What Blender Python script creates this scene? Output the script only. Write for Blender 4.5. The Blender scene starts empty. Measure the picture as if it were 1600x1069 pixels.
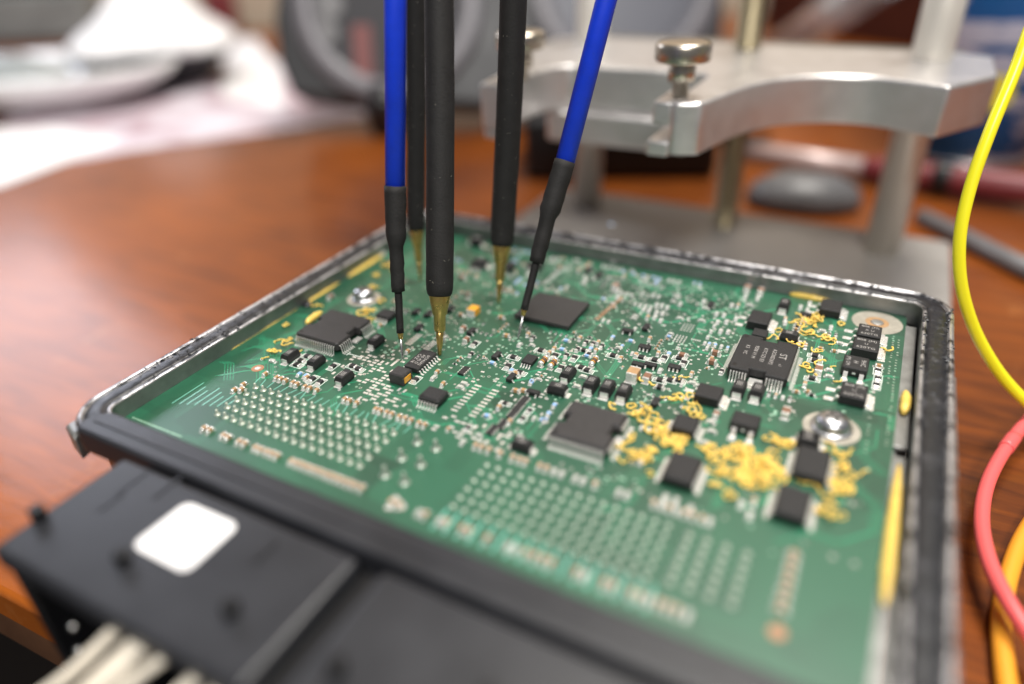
import bpy, bmesh, math, random
from mathutils import Vector, Matrix
rnd = random.Random(7)
S = 0.001                      # everything below is written in millimetres
scene = bpy.context.scene
COL = scene.collection
PI = math.pi

# ------------------------------------------------------------------ camera
F_PX = 1108.39
YAW, PITCH, ROLL = -0.501022415, 0.5417902, -0.03384525
CAM = Vector((133.99714, -67.0706186, 85.9218071))
fwd = Vector((math.sin(YAW)*math.cos(PITCH), math.cos(YAW)*math.cos(PITCH), -math.sin(PITCH)))
rt0 = Vector((math.cos(YAW), -math.sin(YAW), 0)); up0 = rt0.cross(fwd)
RT = math.cos(ROLL)*rt0 + math.sin(ROLL)*up0
UP = -math.sin(ROLL)*rt0 + math.cos(ROLL)*up0
FWD = fwd
cam = bpy.data.cameras.new('camera'); cam_o = bpy.data.objects.new('camera', cam); COL.objects.link(cam_o)
m = Matrix((RT, UP, -FWD)).transposed().to_4x4(); m.translation = CAM*S
cam_o.matrix_world = m
cam.sensor_width = 36.0; cam.lens = F_PX/1600*36
cam.clip_start = 0.005; cam.clip_end = 20
cam.dof.use_dof = True; cam.dof.focus_distance = 0.166; cam.dof.aperture_fstop = 3.25; cam.dof.aperture_blades = 0
scene.camera = cam_o

def ray(px, py, t):            # a measured point: photo pixel and depth along the lens axis, in mm
    return CAM + t*(FWD + RT*((px-800)/F_PX) - UP*((py-534.5)/F_PX))
def on(px, py, z):             # a measured point on a horizontal plane
    d = FWD + RT*((px-800)/F_PX) - UP*((py-534.5)/F_PX)
    return CAM + d*((z-CAM.z)/d.z)

# ------------------------------------------------------------------ light
scene.view_settings.view_transform = 'Standard'; scene.view_settings.look = 'None'
scene.view_settings.exposure = 0.22; scene.view_settings.gamma = 1.0
world = bpy.data.worlds.new('World'); scene.world = world; world.use_nodes = True
bg = world.node_tree.nodes['Background']; bg.inputs[0].default_value = (0.93, 0.95, 1.0, 1); bg.inputs[1].default_value = 0.15
def area(name, loc, target, size, size_y, power, color):
    l = bpy.data.lights.new(name, 'AREA'); l.shape = 'RECTANGLE'; l.size = size; l.size_y = size_y
    l.energy = power; l.color = color
    o = bpy.data.objects.new(name, l); COL.objects.link(o)
    o.location = loc; o.rotation_euler = (Vector(target)-Vector(loc)).to_track_quat('-Z', 'Y').to_euler()
    return o
area('window_light', (-0.99, 0.50, 0.47), (0.0, 0.05, 0), 0.40, 0.42, 3.2, (0.78, 0.84, 1.0))
area('ceiling_lamp', (0.25, 0.45, 1.4), (0.1, 0.15, 0), 0.5, 0.35, 22, (1.0, 0.95, 0.88))
area('room_light', (0.42, -0.62, 0.95), (0.1, 0.12, 0), 0.36, 0.22, 11.5, (1.0, 0.97, 0.93))

# ------------------------------------------------------------------ materials
M = {}
def nodes(name):
    mt = bpy.data.materials.new(name); mt.use_nodes = True; M[name] = mt
    return mt, mt.node_tree, mt.node_tree.nodes['Principled BSDF']
def mat(name, col, rough=0.5, metal=0.0, coat=0.0, noise=0.0, scale=400, bump=0.0, spec=None, bscale=None, sss=0.0, trans=0.0):
    mt, nt, b = nodes(name)
    b.inputs['Base Color'].default_value = (*col, 1); b.inputs['Roughness'].default_value = rough
    b.inputs['Metallic'].default_value = metal; b.inputs['Coat Weight'].default_value = coat
    b.inputs['Coat Roughness'].default_value = 0.15
    if spec is not None: b.inputs['Specular IOR Level'].default_value = spec
    if trans: b.inputs['Transmission Weight'].default_value = trans
    if sss:
        b.inputs['Subsurface Weight'].default_value = sss; b.inputs['Subsurface Radius'].default_value = (0.0008, 0.0004, 0.0002)
    if noise or bump:
        tc = nt.nodes.new('ShaderNodeTexCoord'); n = nt.nodes.new('ShaderNodeTexNoise')
        n.inputs['Scale'].default_value = scale; n.inputs['Detail'].default_value = 6; n.inputs['Roughness'].default_value = 0.6
        nt.links.new(tc.outputs['Object'], n.inputs['Vector'])
    if noise:
        r = nt.nodes.new('ShaderNodeValToRGB')
        r.color_ramp.elements[0].position = 0.3; r.color_ramp.elements[1].position = 0.7
        r.color_ramp.elements[0].color = (*[c*(1-noise) for c in col], 1)
        r.color_ramp.elements[1].color = (*[min(1, c*(1+noise)) for c in col], 1)
        nt.links.new(n.outputs['Fac'], r.inputs['Fac']); nt.links.new(r.outputs['Color'], b.inputs['Base Color'])
        mr = nt.nodes.new('ShaderNodeMapRange'); mr.inputs['To Min'].default_value = max(0, rough-0.12); mr.inputs['To Max'].default_value = min(1, rough+0.12)
        nt.links.new(n.outputs['Fac'], mr.inputs['Value']); nt.links.new(mr.outputs['Result'], b.inputs['Roughness'])
    if bump:
        n2 = n
        if bscale:
            n2 = nt.nodes.new('ShaderNodeTexNoise'); n2.inputs['Scale'].default_value = bscale; n2.inputs['Detail'].default_value = 8
            nt.links.new(tc.outputs['Object'], n2.inputs['Vector'])
        bp = nt.nodes.new('ShaderNodeBump'); bp.inputs['Strength'].default_value = bump; bp.inputs['Distance'].default_value = 0.0002
        nt.links.new(n2.outputs['Fac'], bp.inputs['Height']); nt.links.new(bp.outputs['Normal'], b.inputs['Normal'])
    return mt
mat('tin', (0.88, 0.87, 0.83), 0.24, 0.6, noise=0.12, scale=900, bump=0.25)
mat('pin_dull', (0.56, 0.61, 0.51), 0.32, 0.6)
mat('tin_dull', (0.36, 0.42, 0.35), 0.4, 0.5, noise=0.2, scale=1200)
mat('via_ring', (0.28, 0.46, 0.34), 0.4, 0.2, noise=0.3, scale=700)
mat('pin_metal', (0.80, 0.78, 0.72), 0.28, 0.7)
mat('lead_tin', (0.92, 0.90, 0.86), 0.25, 0.5)
mat('epoxy', (0.014, 0.0135, 0.014), 0.52, 0, noise=0.25, scale=1500, bump=0.5, bscale=9000)
mat('epoxy_grey', (0.030, 0.028, 0.028), 0.5, 0, noise=0.2, scale=900, bump=0.4, bscale=7000)
mat('ink', (0.38, 0.36, 0.34), 0.6)
mat('silk', (0.72, 0.78, 0.72), 0.6)
mat('trace', (0.030, 0.24, 0.125), 0.33, coat=0.4)
mat('trace_light', (0.16, 0.46, 0.36), 0.35, coat=0.4)
mat('ceramic_tan', (0.42, 0.25, 0.12), 0.45, noise=0.15, scale=800)
mat('ceramic_brown', (0.22, 0.11, 0.065), 0.45, noise=0.15, scale=800)
mat('ceramic_blue', (0.25, 0.42, 0.68), 0.4, noise=0.15, scale=1500)
mat('ceramic_white', (0.45, 0.46, 0.42), 0.4)
mat('tantalum_orange', (0.75, 0.36, 0.03), 0.45, noise=0.1, scale=600)
mat('copper', (0.40, 0.20, 0.11), 0.4, 0.2)
mat('pad_beige', (0.40, 0.37, 0.31), 0.45, 0.25, noise=0.2, scale=500)
mat('silicone', (0.86, 0.60, 0.13), 0.36, noise=0.12, scale=500, sss=0.15)
mat('sealant', (0.016, 0.017, 0.020), 0.36, noise=0.3, scale=300, bump=0.8, bscale=900)
mat('plastic_black', (0.020, 0.021, 0.025), 0.38, noise=0.22, scale=60, bump=0.15, bscale=2500)
mat('plastic_deep', (0.006, 0.006, 0.007), 0.35)
mat('sticker', (0.90, 0.89, 0.89), 0.5)
mat('cream_wire', (0.88, 0.80, 0.67), 0.45, noise=0.06, scale=200)
mat('brass', (0.52, 0.36, 0.12), 0.30, 0.9, noise=0.15, scale=500)
mat('steel', (0.62, 0.61, 0.60), 0.27, 1.0)
mat('screw_metal', (0.66, 0.67, 0.69), 0.30, 1.0, noise=0.12, scale=700, bump=0.2)
mat('heat_shrink', (0.016, 0.015, 0.0145), 0.68, spec=0.3, noise=0.2, scale=300, bump=0.5, bscale=2500)
mat('blue_plastic', (0.003, 0.045, 0.70), 0.52, noise=0.12, scale=120, bump=0.12)
mat('yellow_plastic', (0.95, 0.88, 0.02), 0.32)
mat('red_plastic', (0.85, 0.13, 0.13), 0.38)
mat('orange_plastic', (0.86, 0.36, 0.03), 0.38)
mat('anodised', (0.70, 0.68, 0.67), 0.36, 0.8, noise=0.05, scale=150)
mat('anodised_dark', (0.30, 0.285, 0.25), 0.4, 0.9)
mat('plate_metal', (0.38, 0.36, 0.335), 0.5, 0.35, noise=0.08, scale=60)
mat('column_metal', (0.74, 0.70, 0.63), 0.36, 0.4)
mat('thread_metal', (0.40, 0.34, 0.22), 0.35, 0.95)
mat('knob_metal', (0.60, 0.54, 0.45), 0.28, 1.0)
mat('white_paper', (0.86, 0.85, 0.86), 0.6)
mat('cluster_plastic', (0.014, 0.0145, 0.017), 0.45, noise=0.1, scale=40)
mat('cluster_dial', (0.032, 0.032, 0.037), 0.65)
mat('dial_ring', (0.13, 0.125, 0.14), 0.35)
mat('display_red', (0.17, 0.045, 0.042), 0.5)
mat('display_pale', (0.085, 0.09, 0.115), 0.4)  # right dial: paler colour with the lens reflection painted in
mat('dark_wood', (0.05, 0.010, 0.004), 0.7, noise=0.3, scale=30, spec=0.15)
mat('edge_wood', (0.10, 0.045, 0.022), 0.6, noise=0.3, scale=40, bump=0.4, spec=0.2)
mat('red_rubber', (0.16, 0.02, 0.024), 0.45)
mat('pale_steel', (0.62, 0.50, 0.48), 0.4, 0.4)
mat('grey_plastic', (0.15, 0.15, 0.155), 0.4, noise=0.2, scale=60)
mat('white_shell', (0.80, 0.80, 0.80), 0.25, coat=0.4)
mat('grey_shell', (0.25, 0.27, 0.27), 0.4, noise=0.3, scale=15)
mat('beige_wall', (0.50, 0.41, 0.31), 0.8, noise=0.12, scale=3)
mat('floor_dark', (0.012, 0.008, 0.007), 0.6, noise=0.2, scale=5)
mat('can_blue', (0.02, 0.16, 0.48), 0.35)
mat('can_yellow', (0.75, 0.62, 0.05), 0.4)
mat('clear_plastic', (0.75, 0.78, 0.82), 0.12, trans=0.75)
def solder_mask():
    mt, nt, b = nodes('solder_mask'); L = nt.links.new
    tc = nt.nodes.new('ShaderNodeTexCoord')
    v = nt.nodes.new('ShaderNodeTexVoronoi'); v.distance = 'CHEBYCHEV'; v.inputs['Scale'].default_value = 130
    n = nt.nodes.new('ShaderNodeTexNoise'); n.inputs['Scale'].default_value = 35; n.inputs['Detail'].default_value = 4
    v2 = nt.nodes.new('ShaderNodeTexVoronoi'); v2.distance = 'CHEBYCHEV'; v2.inputs['Scale'].default_value = 36
    for q in (v, n, v2): L(tc.outputs['Object'], q.inputs['Vector'])
    mx = nt.nodes.new('ShaderNodeMix'); mx.data_type = 'RGBA'; mx.inputs[0].default_value = 0.5
    r = nt.nodes.new('ShaderNodeValToRGB'); r.color_ramp.elements[0].color = (0.008, 0.056, 0.029, 1); r.color_ramp.elements[1].color = (0.016, 0.105, 0.054, 1)
    r.color_ramp.elements[0].position = 0.30; r.color_ramp.elements[1].position = 0.62
    sep = nt.nodes.new('ShaderNodeSeparateColor'); L(v.outputs['Color'], sep.inputs[0])
    sep2 = nt.nodes.new('ShaderNodeSeparateColor'); L(v2.outputs['Color'], sep2.inputs[0])
    a1 = nt.nodes.new('ShaderNodeMath'); a1.operation = 'MULTIPLY_ADD'; a1.inputs[1].default_value = 0.22; L(sep.outputs[0], a1.inputs[0])
    a2 = nt.nodes.new('ShaderNodeMath'); a2.operation = 'MULTIPLY_ADD'; a2.inputs[1].default_value = 0.30; L(sep2.outputs[0], a2.inputs[0])
    a3 = nt.nodes.new('ShaderNodeMath'); a3.operation = 'MULTIPLY'; a3.inputs[1].default_value = 0.5; L(n.outputs['Fac'], a3.inputs[0])
    L(a3.outputs[0], a2.inputs[2]); L(a2.outputs[0], a1.inputs[2]); L(a1.outputs[0], r.inputs['Fac'])
    L(r.outputs['Color'], b.inputs['Base Color'])
    b.inputs['Roughness'].default_value = 0.45; b.inputs['Coat Weight'].default_value = 0.6; b.inputs['Coat Roughness'].default_value = 0.32
    bp = nt.nodes.new('ShaderNodeBump'); bp.inputs['Strength'].default_value = 0.35; bp.inputs['Distance'].default_value = 0.00006
    L(a1.outputs[0], bp.inputs['Height']); L(bp.outputs['Normal'], b.inputs['Normal'])
solder_mask()
def wood():
    mt, nt, b = nodes('varnished_wood'); L = nt.links.new
    tc = nt.nodes.new('ShaderNodeTexCoord'); mp = nt.nodes.new('ShaderNodeMapping')
    mp.inputs['Scale'].default_value = (5, 40, 4); mp.inputs['Rotation'].default_value = (0, 0, math.radians(12)); L(tc.outputs['Object'], mp.inputs['Vector'])
    n = nt.nodes.new('ShaderNodeTexNoise'); n.inputs['Scale'].default_value = 6; n.inputs['Detail'].default_value = 9; n.inputs['Distortion'].default_value = 0.6
    L(mp.outputs['Vector'], n.inputs['Vector'])
    big = nt.nodes.new('ShaderNodeTexNoise'); big.inputs['Scale'].default_value = 4; big.inputs['Detail'].default_value = 4; L(tc.outputs['Object'], big.inputs['Vector'])
    ad = nt.nodes.new('ShaderNodeMath'); ad.operation = 'MULTIPLY_ADD'; ad.inputs[1].default_value = 0.28
    L(n.outputs['Fac'], ad.inputs[0])
    hb = nt.nodes.new('ShaderNodeMath'); hb.operation = 'MULTIPLY'; hb.inputs[1].default_value = 0.65; L(big.outputs['Fac'], hb.inputs[0]); L(hb.outputs[0], ad.inputs[2])
    r = nt.nodes.new('ShaderNodeValToRGB'); e = r.color_ramp.elements
    e[0].position = 0.33; e[0].color = (0.055, 0.012, 0.003, 1); e[1].position = 0.64; e[1].color = (0.37, 0.092, 0.005, 1)
    L(ad.outputs[0], r.inputs['Fac'])
    # worn lighter scratches
    w = nt.nodes.new('ShaderNodeTexNoise'); w.inputs['Scale'].default_value = 45; w.inputs['Detail'].default_value = 10; w.inputs['Roughness'].default_value = 0.7; L(tc.outputs['Object'], w.inputs['Vector'])
    wr = nt.nodes.new('ShaderNodeValToRGB'); wr.color_ramp.elements[0].position = 0.60; wr.color_ramp.elements[1].position = 0.72; wr.color_ramp.elements[1].color = (0.5, 0.5, 0.5, 1)
    L(w.outputs['Fac'], wr.inputs['Fac'])
    mx = nt.nodes.new('ShaderNodeMix'); mx.data_type = 'RGBA'; L(wr.outputs['Color'], mx.inputs[0]); L(r.outputs['Color'], mx.inputs[6]); mx.inputs[7].default_value = (0.42, 0.16, 0.045, 1)
    L(mx.outputs[2], b.inputs['Base Color'])
    b.inputs['Roughness'].default_value = 0.55; b.inputs['Specular IOR Level'].default_value = 0.15; b.inputs['Coat Weight'].default_value = 0.5; b.inputs['Coat Roughness'].default_value = 0.17
    b.inputs['Coat IOR'].default_value = 1.5
    bp = nt.nodes.new('ShaderNodeBump'); bp.inputs['Strength'].default_value = 0.25; bp.inputs['Distance'].default_value = 0.0006
    L(w.outputs['Fac'], bp.inputs['Height']); L(bp.outputs['Normal'], b.inputs['Normal']); L(bp.outputs['Normal'], b.inputs['Coat Normal'])
wood()
def worn_metal():
    mt, nt, b = nodes('worn_rim'); L = nt.links.new
    tc = nt.nodes.new('ShaderNodeTexCoord')
    n = nt.nodes.new('ShaderNodeTexNoise'); n.inputs['Scale'].default_value = 260; n.inputs['Detail'].default_value = 8; n.inputs['Roughness'].default_value = 0.65; L(tc.outputs['Object'], n.inputs['Vector'])
    r = nt.nodes.new('ShaderNodeValToRGB'); e = r.color_ramp.elements
    e[0].position = 0.40; e[0].color = (0.09, 0.09, 0.095, 1); e[1].position = 0.50; e[1].color = (0.60, 0.59, 0.60, 1)
    L(n.outputs['Fac'], r.inputs['Fac']); L(r.outputs['Color'], b.inputs['Base Color']); b.inputs['Metallic'].default_value = 0.85
    mr = nt.nodes.new('ShaderNodeMapRange'); mr.inputs['To Min'].default_value = 0.2; mr.inputs['To Max'].default_value = 0.5
    L(n.outputs['Fac'], mr.inputs['Value']); L(mr.outputs['Result'], b.inputs['Roughness'])
    bp = nt.nodes.new('ShaderNodeBump'); bp.inputs['Strength'].default_value = 0.6; bp.inputs['Distance'].default_value = 0.0003
    L(n.outputs['Fac'], bp.inputs['Height']); L(bp.outputs['Normal'], b.inputs['Normal'])
worn_metal()
def worn_sealant():
    mt, nt, b = nodes('worn_sealant'); L = nt.links.new
    tc = nt.nodes.new('ShaderNodeTexCoord')
    n = nt.nodes.new('ShaderNodeTexNoise'); n.inputs['Scale'].default_value = 210; n.inputs['Detail'].default_value = 9; n.inputs['Roughness'].default_value = 0.7; L(tc.outputs['Object'], n.inputs['Vector'])
    r = nt.nodes.new('ShaderNodeValToRGB'); e = r.color_ramp.elements
    e[0].position = 0.54; e[0].color = (0.014, 0.015, 0.018, 1); e[1].position = 0.74; e[1].color = (0.15, 0.15, 0.165, 1)
    L(n.outputs['Fac'], r.inputs['Fac']); L(r.outputs['Color'], b.inputs['Base Color']); b.inputs['Roughness'].default_value = 0.34
    bp = nt.nodes.new('ShaderNodeBump'); bp.inputs['Strength'].default_value = 0.7; bp.inputs['Distance'].default_value = 0.0003
    L(n.outputs['Fac'], bp.inputs['Height']); L(bp.outputs['Normal'], b.inputs['Normal'])
worn_sealant()
mat('tray_metal', (0.29, 0.29, 0.28), 0.42, 0.6, noise=0.2, scale=200, bump=0.3)
def printed_paper():
    mt, nt, b = nodes('printed_paper'); L = nt.links.new
    tc = nt.nodes.new('ShaderNodeTexCoord'); n = nt.nodes.new('ShaderNodeTexNoise'); n.inputs['Scale'].default_value = 22; n.inputs['Detail'].default_value = 3
    L(tc.outputs['Object'], n.inputs['Vector'])
    r = nt.nodes.new('ShaderNodeValToRGB'); e = r.color_ramp.elements
    e[0].position = 0.38; e[0].color = (0.45, 0.30, 0.34, 1); e[1].position = 0.56; e[1].color = (0.72, 0.66, 0.72, 1)
    x = e.new(0.30); x.color = (0.13, 0.13, 0.2, 1)
    L(n.outputs['Fac'], r.inputs['Fac']); L(r.outputs['Color'], b.inputs['Base Color']); b.inputs['Roughness'].default_value = 0.45
printed_paper()
def can_label():
    mt, nt, b = nodes('can_label'); L = nt.links.new
    tc = nt.nodes.new('ShaderNodeTexCoord'); mp = nt.nodes.new('ShaderNodeMapping'); mp.inputs['Scale'].default_value = (18, 18, 75); L(tc.outputs['Object'], mp.inputs['Vector'])
    n = nt.nodes.new('ShaderNodeTexNoise'); n.inputs['Scale'].default_value = 1.3; n.inputs['Detail'].default_value = 2; L(mp.outputs['Vector'], n.inputs['Vector'])
    r = nt.nodes.new('ShaderNodeValToRGB'); r.color_ramp.interpolation = 'CONSTANT'; e = r.color_ramp.elements
    e[0].position = 0; e[0].color = (0.012, 0.13, 0.40, 1); e[1].position = 0.52; e[1].color = (0.62, 0.68, 0.85, 1)
    L(n.outputs['Fac'], r.inputs['Fac']); L(r.outputs['Color'], b.inputs['Base Color']); b.inputs['Roughness'].default_value = 0.35
can_label()

# ------------------------------------------------------------------ mesh helper
class MB:
    def __init__(s): s.v = []; s.f = []; s.m = []; s.sm = []
    def add(s, vs, fs, mi=0, smooth=False):
        o = len(s.v); s.v += [tuple(v) for v in vs]
        for f in fs: s.f.append([i+o for i in f]); s.m.append(mi); s.sm.append(smooth)
        return s
    def box(s, x0, x1, y0, y1, z0, z1, mi=0, ch=0.0, taper=0.0):
        if ch <= 0:
            t = taper
            vs = [(x0, y0, z0), (x1, y0, z0), (x1, y1, z0), (x0, y1, z0), (x0+t, y0+t, z1), (x1-t, y0+t, z1), (x1-t, y1-t, z1), (x0+t, y1-t, z1)]
            return s.add(vs, [(3, 2, 1, 0), (4, 5, 6, 7), (0, 1, 5, 4), (1, 2, 6, 5), (2, 3, 7, 6), (3, 0, 4, 7)], mi)
        poly = [(x0+ch, y0), (x1-ch, y0), (x1, y0+ch), (x1, y1-ch), (x1-ch, y1), (x0+ch, y1), (x0, y1-ch), (x0, y0+ch)]
        return s.prism(poly, z0, z1, mi, top=ch, bottom=0)
    def prism(s, poly, z0, z1, mi=0, top=0.0, bottom=0.0, mtop=None):
        n = len(poly); cx = sum(p[0] for p in poly)/n; cy = sum(p[1] for p in poly)/n
        def ins(d):
            r = []
            for i in range(n):
                a = Vector(poly[i-1]); b = Vector(poly[i]); c = Vector(poly[(i+1) % n])
                e1 = (b-a).normalized(); e2 = (c-b).normalized(); n1 = Vector((-e1.y, e1.x)); n2 = Vector((-e2.y, e2.x))
                k = (n1+n2); k = k/max(0.3, (1+n1.dot(n2))) ; r.append(b+k*d)
            return r
        rings = []
        if bottom: rings += [(ins(bottom), z0), (poly, z0+bottom)]
        else: rings += [(poly, z0)]
        if top: rings += [(poly, z1-top), (ins(top), z1)]
        else: rings += [(poly, z1)]
        vs = [(p[0], p[1], z) for r, z in rings for p in r]; fs = []
        for k in range(len(rings)-1):
            for i in range(n): j = (i+1) % n; fs.append((k*n+i, k*n+j, (k+1)*n+j, (k+1)*n+i))
        s.add(vs, fs, mi)
        o = len(s.v)-len(vs)
        s.f.append([o+i for i in range(n)][::-1]); s.m.append(mi); s.sm.append(False)
        s.f.append([o+(len(rings)-1)*n+i for i in range(n)]); s.m.append(mi if mtop is None else mtop); s.sm.append(False)
        return s
    def lathe(s, prof, c=(0, 0, 0), n=24, mi=0, smooth=True, axis=None):
        # prof: (r, z) pairs; axis: direction of z
        if axis is None: X, Y, Z = Vector((1, 0, 0)), Vector((0, 1, 0)), Vector((0, 0, 1))
        else:
            Z = Vector(axis).normalized(); X = Z.orthogonal().normalized(); Y = Z.cross(X)
        c = Vector(c); vs = []; fs = []
        for r, z in prof:
            for i in range(n):
                a = 2*PI*i/n; vs.append(c + X*(r*math.cos(a)) + Y*(r*math.sin(a)) + Z*z)
        for k in range(len(prof)-1):
            for i in range(n): j = (i+1) % n; fs.append((k*n+i, k*n+j, (k+1)*n+j, (k+1)*n+i))
        s.add(vs, fs, mi, smooth)
        o = len(s.v)-len(vs)
        if prof[0][0] > 1e-6: s.f.append([o+i for i in range(n)][::-1]); s.m.append(mi); s.sm.append(False)
        if prof[-1][0] > 1e-6: s.f.append([o+(len(prof)-1)*n+i for i in range(n)]); s.m.append(mi); s.sm.append(False)
        return s
    def cyl(s, c, r, z0, z1, n=20, mi=0, ch=0.0, smooth=True):
        pr = [(r, z0), (r, z1)] if not ch else [(r-ch, z0), (r, z0+ch), (r, z1-ch), (r-ch, z1)]
        return s.lathe([(a, b) for a, b in pr], (c[0], c[1], 0), n, mi, smooth)
    def tube(s, pts, rad, n=12, mi=0, caps=True):
        pts = [Vector(p) for p in pts]; N = len(pts)
        if not hasattr(rad, '__len__'): rad = [rad]*N
        T = [(pts[min(i+1, N-1)]-pts[max(i-1, 0)]).normalized() for i in range(N)]
        X = T[0].orthogonal().normalized(); vs = []; fs = []
        for i in range(N):
            X = (X-T[i]*X.dot(T[i])).normalized(); Y = T[i].cross(X)
            for k in range(n):
                a = 2*PI*k/n; vs.append(pts[i]+(X*math.cos(a)+Y*math.sin(a))*rad[i])
        for i in range(N-1):
            for k in range(n): j = (k+1) % n; fs.append((i*n+k, i*n+j, (i+1)*n+j, (i+1)*n+k))
        s.add(vs, fs, mi, True); o = len(s.v)-len(vs)
        if caps:
            s.f.append([o+i for i in range(n)][::-1]); s.m.append(mi); s.sm.append(False)
            s.f.append([o+(N-1)*n+i for i in range(n)]); s.m.append(mi); s.sm.append(False)
        return s
    def disc(s, x, y, z, r, n=8, mi=0, ry=None):
        ry = ry or r
        return s.add([(x+r*math.cos(2*PI*i/n), y+ry*math.sin(2*PI*i/n), z) for i in range(n)], [tuple(range(n))], mi)
    def ring(s, x, y, z, r0, r1, n=24, mi=0):
        vs = [(x+r*math.cos(2*PI*i/n), y+r*math.sin(2*PI*i/n), z) for r in (r0, r1) for i in range(n)]
        return s.add(vs, [(i, i+n, (i+1) % n+n, (i+1) % n) for i in range(n)], mi)
    def quad(s, x0, x1, y0, y1, z, mi=0): return s.add([(x0, y0, z), (x1, y0, z), (x1, y1, z), (x0, y1, z)], [(0, 1, 2, 3)], mi)
    def mesh(s, name, mats, soft=False):
        me = bpy.data.meshes.new(name); me.from_pydata([(a*S, b*S, c*S) for a, b, c in s.v], [], s.f)
        for k in mats: me.materials.append(M[k])
        me.polygons.foreach_set('material_index', s.m); me.polygons.foreach_set('use_smooth', s.sm); me.update()
        if soft: me.polygons.foreach_set('use_smooth', [True]*len(s.f)); me.set_sharp_from_angle(angle=math.radians(32))
        return me
    def build(s, name, mats, parent=None, loc=(0, 0, 0), rz=0.0, bevel=0.0, seg=2):
        me = s.mesh(name, mats if isinstance(mats, (list, tuple)) else [mats], bevel > 0)
        return link(name, me, parent, loc, rz, bevel, seg)
def link(name, me, parent=None, loc=(0, 0, 0), rz=0.0, bevel=0.0, seg=2):
    o = bpy.data.objects.new(name, me); COL.objects.link(o); o.location = Vector(loc)*S; o.rotation_euler = (0, 0, rz)
    if parent is not None: o.parent = parent
    if bevel:
        b = o.modifiers.new('bevel', 'BEVEL'); b.width = bevel*S; b.segments = seg; b.limit_method = 'ANGLE'; b.angle_limit = math.radians(40)
    return o
def tag(o, label=None, cat=None, group=None, kind=None):
    if label: o['label'] = label
    if cat: o['category'] = cat
    if group: o['group'] = group
    if kind: o['kind'] = kind
    return o
def thing(name, label, cat, loc=(0, 0, 0), group=None, rz=0.0):
    o = bpy.data.objects.new(name, None); COL.objects.link(o); o.location = Vector(loc)*S; o.rotation_euler = (0, 0, rz)
    o.empty_display_size = 0.01
    return tag(o, label, cat, group)
def smooth_path(pts, k=8):
    pts = [Vector(p) for p in pts]; out = []
    P = [2*pts[0]-pts[1]]+pts+[2*pts[-1]-pts[-2]]
    for i in range(1, len(P)-2):
        for j in range(k):
            t = j/k; a, b, c, d = P[i-1:i+3]
            out.append(0.5*((2*b)+(c-a)*t+(2*a-5*b+4*c-d)*t*t+(3*b-a-3*c+d)*t**3))
    out.append(pts[-1]); return out
def text_mesh(txt, size, name, parent, loc, rz=0.0, material='ink', sx=1.0):
    cu = bpy.data.curves.new(name, 'FONT'); cu.body = txt; cu.size = size*S; cu.align_x = 'CENTER'; cu.align_y = 'CENTER'
    cu.resolution_u = 2; cu.space_character = 1.05
    tmp = bpy.data.objects.new('tmp_text', cu)
    COL.objects.link(tmp); bpy.context.view_layer.update()
    me = bpy.data.meshes.new_from_object(tmp.evaluated_get(bpy.context.evaluated_depsgraph_get()))
    bpy.data.objects.remove(tmp); me.name = name; me.materials.clear(); me.materials.append(M[material])
    for v in me.vertices: v.co.x *= sx
    o = link(name, me, parent, loc, rz); return o

def rebase(root, loc):
    loc = Vector(loc); root.location = loc*S
    for c in root.children: c.location = c.location - loc*S

TABLE_Z = -40.0
# ------------------------------------------------------------------ setting
fh = Vector((FWD.x, FWD.y, 0)).normalized(); sh = Vector((fh.y, -fh.x, 0))
def xy(a, b):                  # a mm ahead of the lens, b mm to its right, on the ground plan
    p = Vector((CAM.x, CAM.y, 0))+fh*a+sh*b; return (p.x, p.y)
e0 = on(0, 926, TABLE_Z); e1 = on(35, 945, TABLE_Z); ed = (e1-e0).normalized()
ea = e0-ed*900; eb = e0+ed*600
t_ = MB().prism([(ea.x, ea.y), (eb.x, eb.y), xy(250, 900), xy(1080, 900), xy(1080, -1100), ][::1], TABLE_Z-12, TABLE_Z, 0)
table = thing('table', 'varnished reddish brown wooden table under the whole work place', 'table')
top = t_.build('tabletop', 'varnished_wood', table, bevel=1.5)
ap = MB(); n_ = Vector((-ed.y, ed.x, 0))
q = [ea+n_*2, eb+n_*2, eb+n_*22, ea+n_*22]
ap.prism([(v.x, v.y) for v in q], TABLE_Z-28, TABLE_Z-12.2, 0).build('apron', 'edge_wood', table)
for a, b in ((900, 700), (900, -800)):
    x, y = xy(a, b); MB().box(x-30, x+30, y-30, y+30, TABLE_Z-740, TABLE_Z-12.2).build('leg', 'edge_wood', table)
for f in (-0.4, 0.45):
    v = e0+ed*600*f*1.2+n_*300; MB().box(v.x-25, v.x+25, v.y-25, v.y+25, TABLE_Z-740, TABLE_Z-12.2).build('leg', 'edge_wood', table)
rebase(table, (0, 200, TABLE_Z-740))
fl = MB(); fl.prism([(-2500, -1500), (2500, -1500), (2500, 2500), (-2500, 2500)], TABLE_Z-760, TABLE_Z-740)
tag(fl.build('floor', 'floor_dark'), kind='structure')
w = MB(); P0 = [xy(1100, -2000), xy(1100, 2000), xy(1140, 2000), xy(1140, -2000)]
w.prism(P0, TABLE_Z-740, 1600); tag(w.build('wall', 'beige_wall'), kind='structure')

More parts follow.
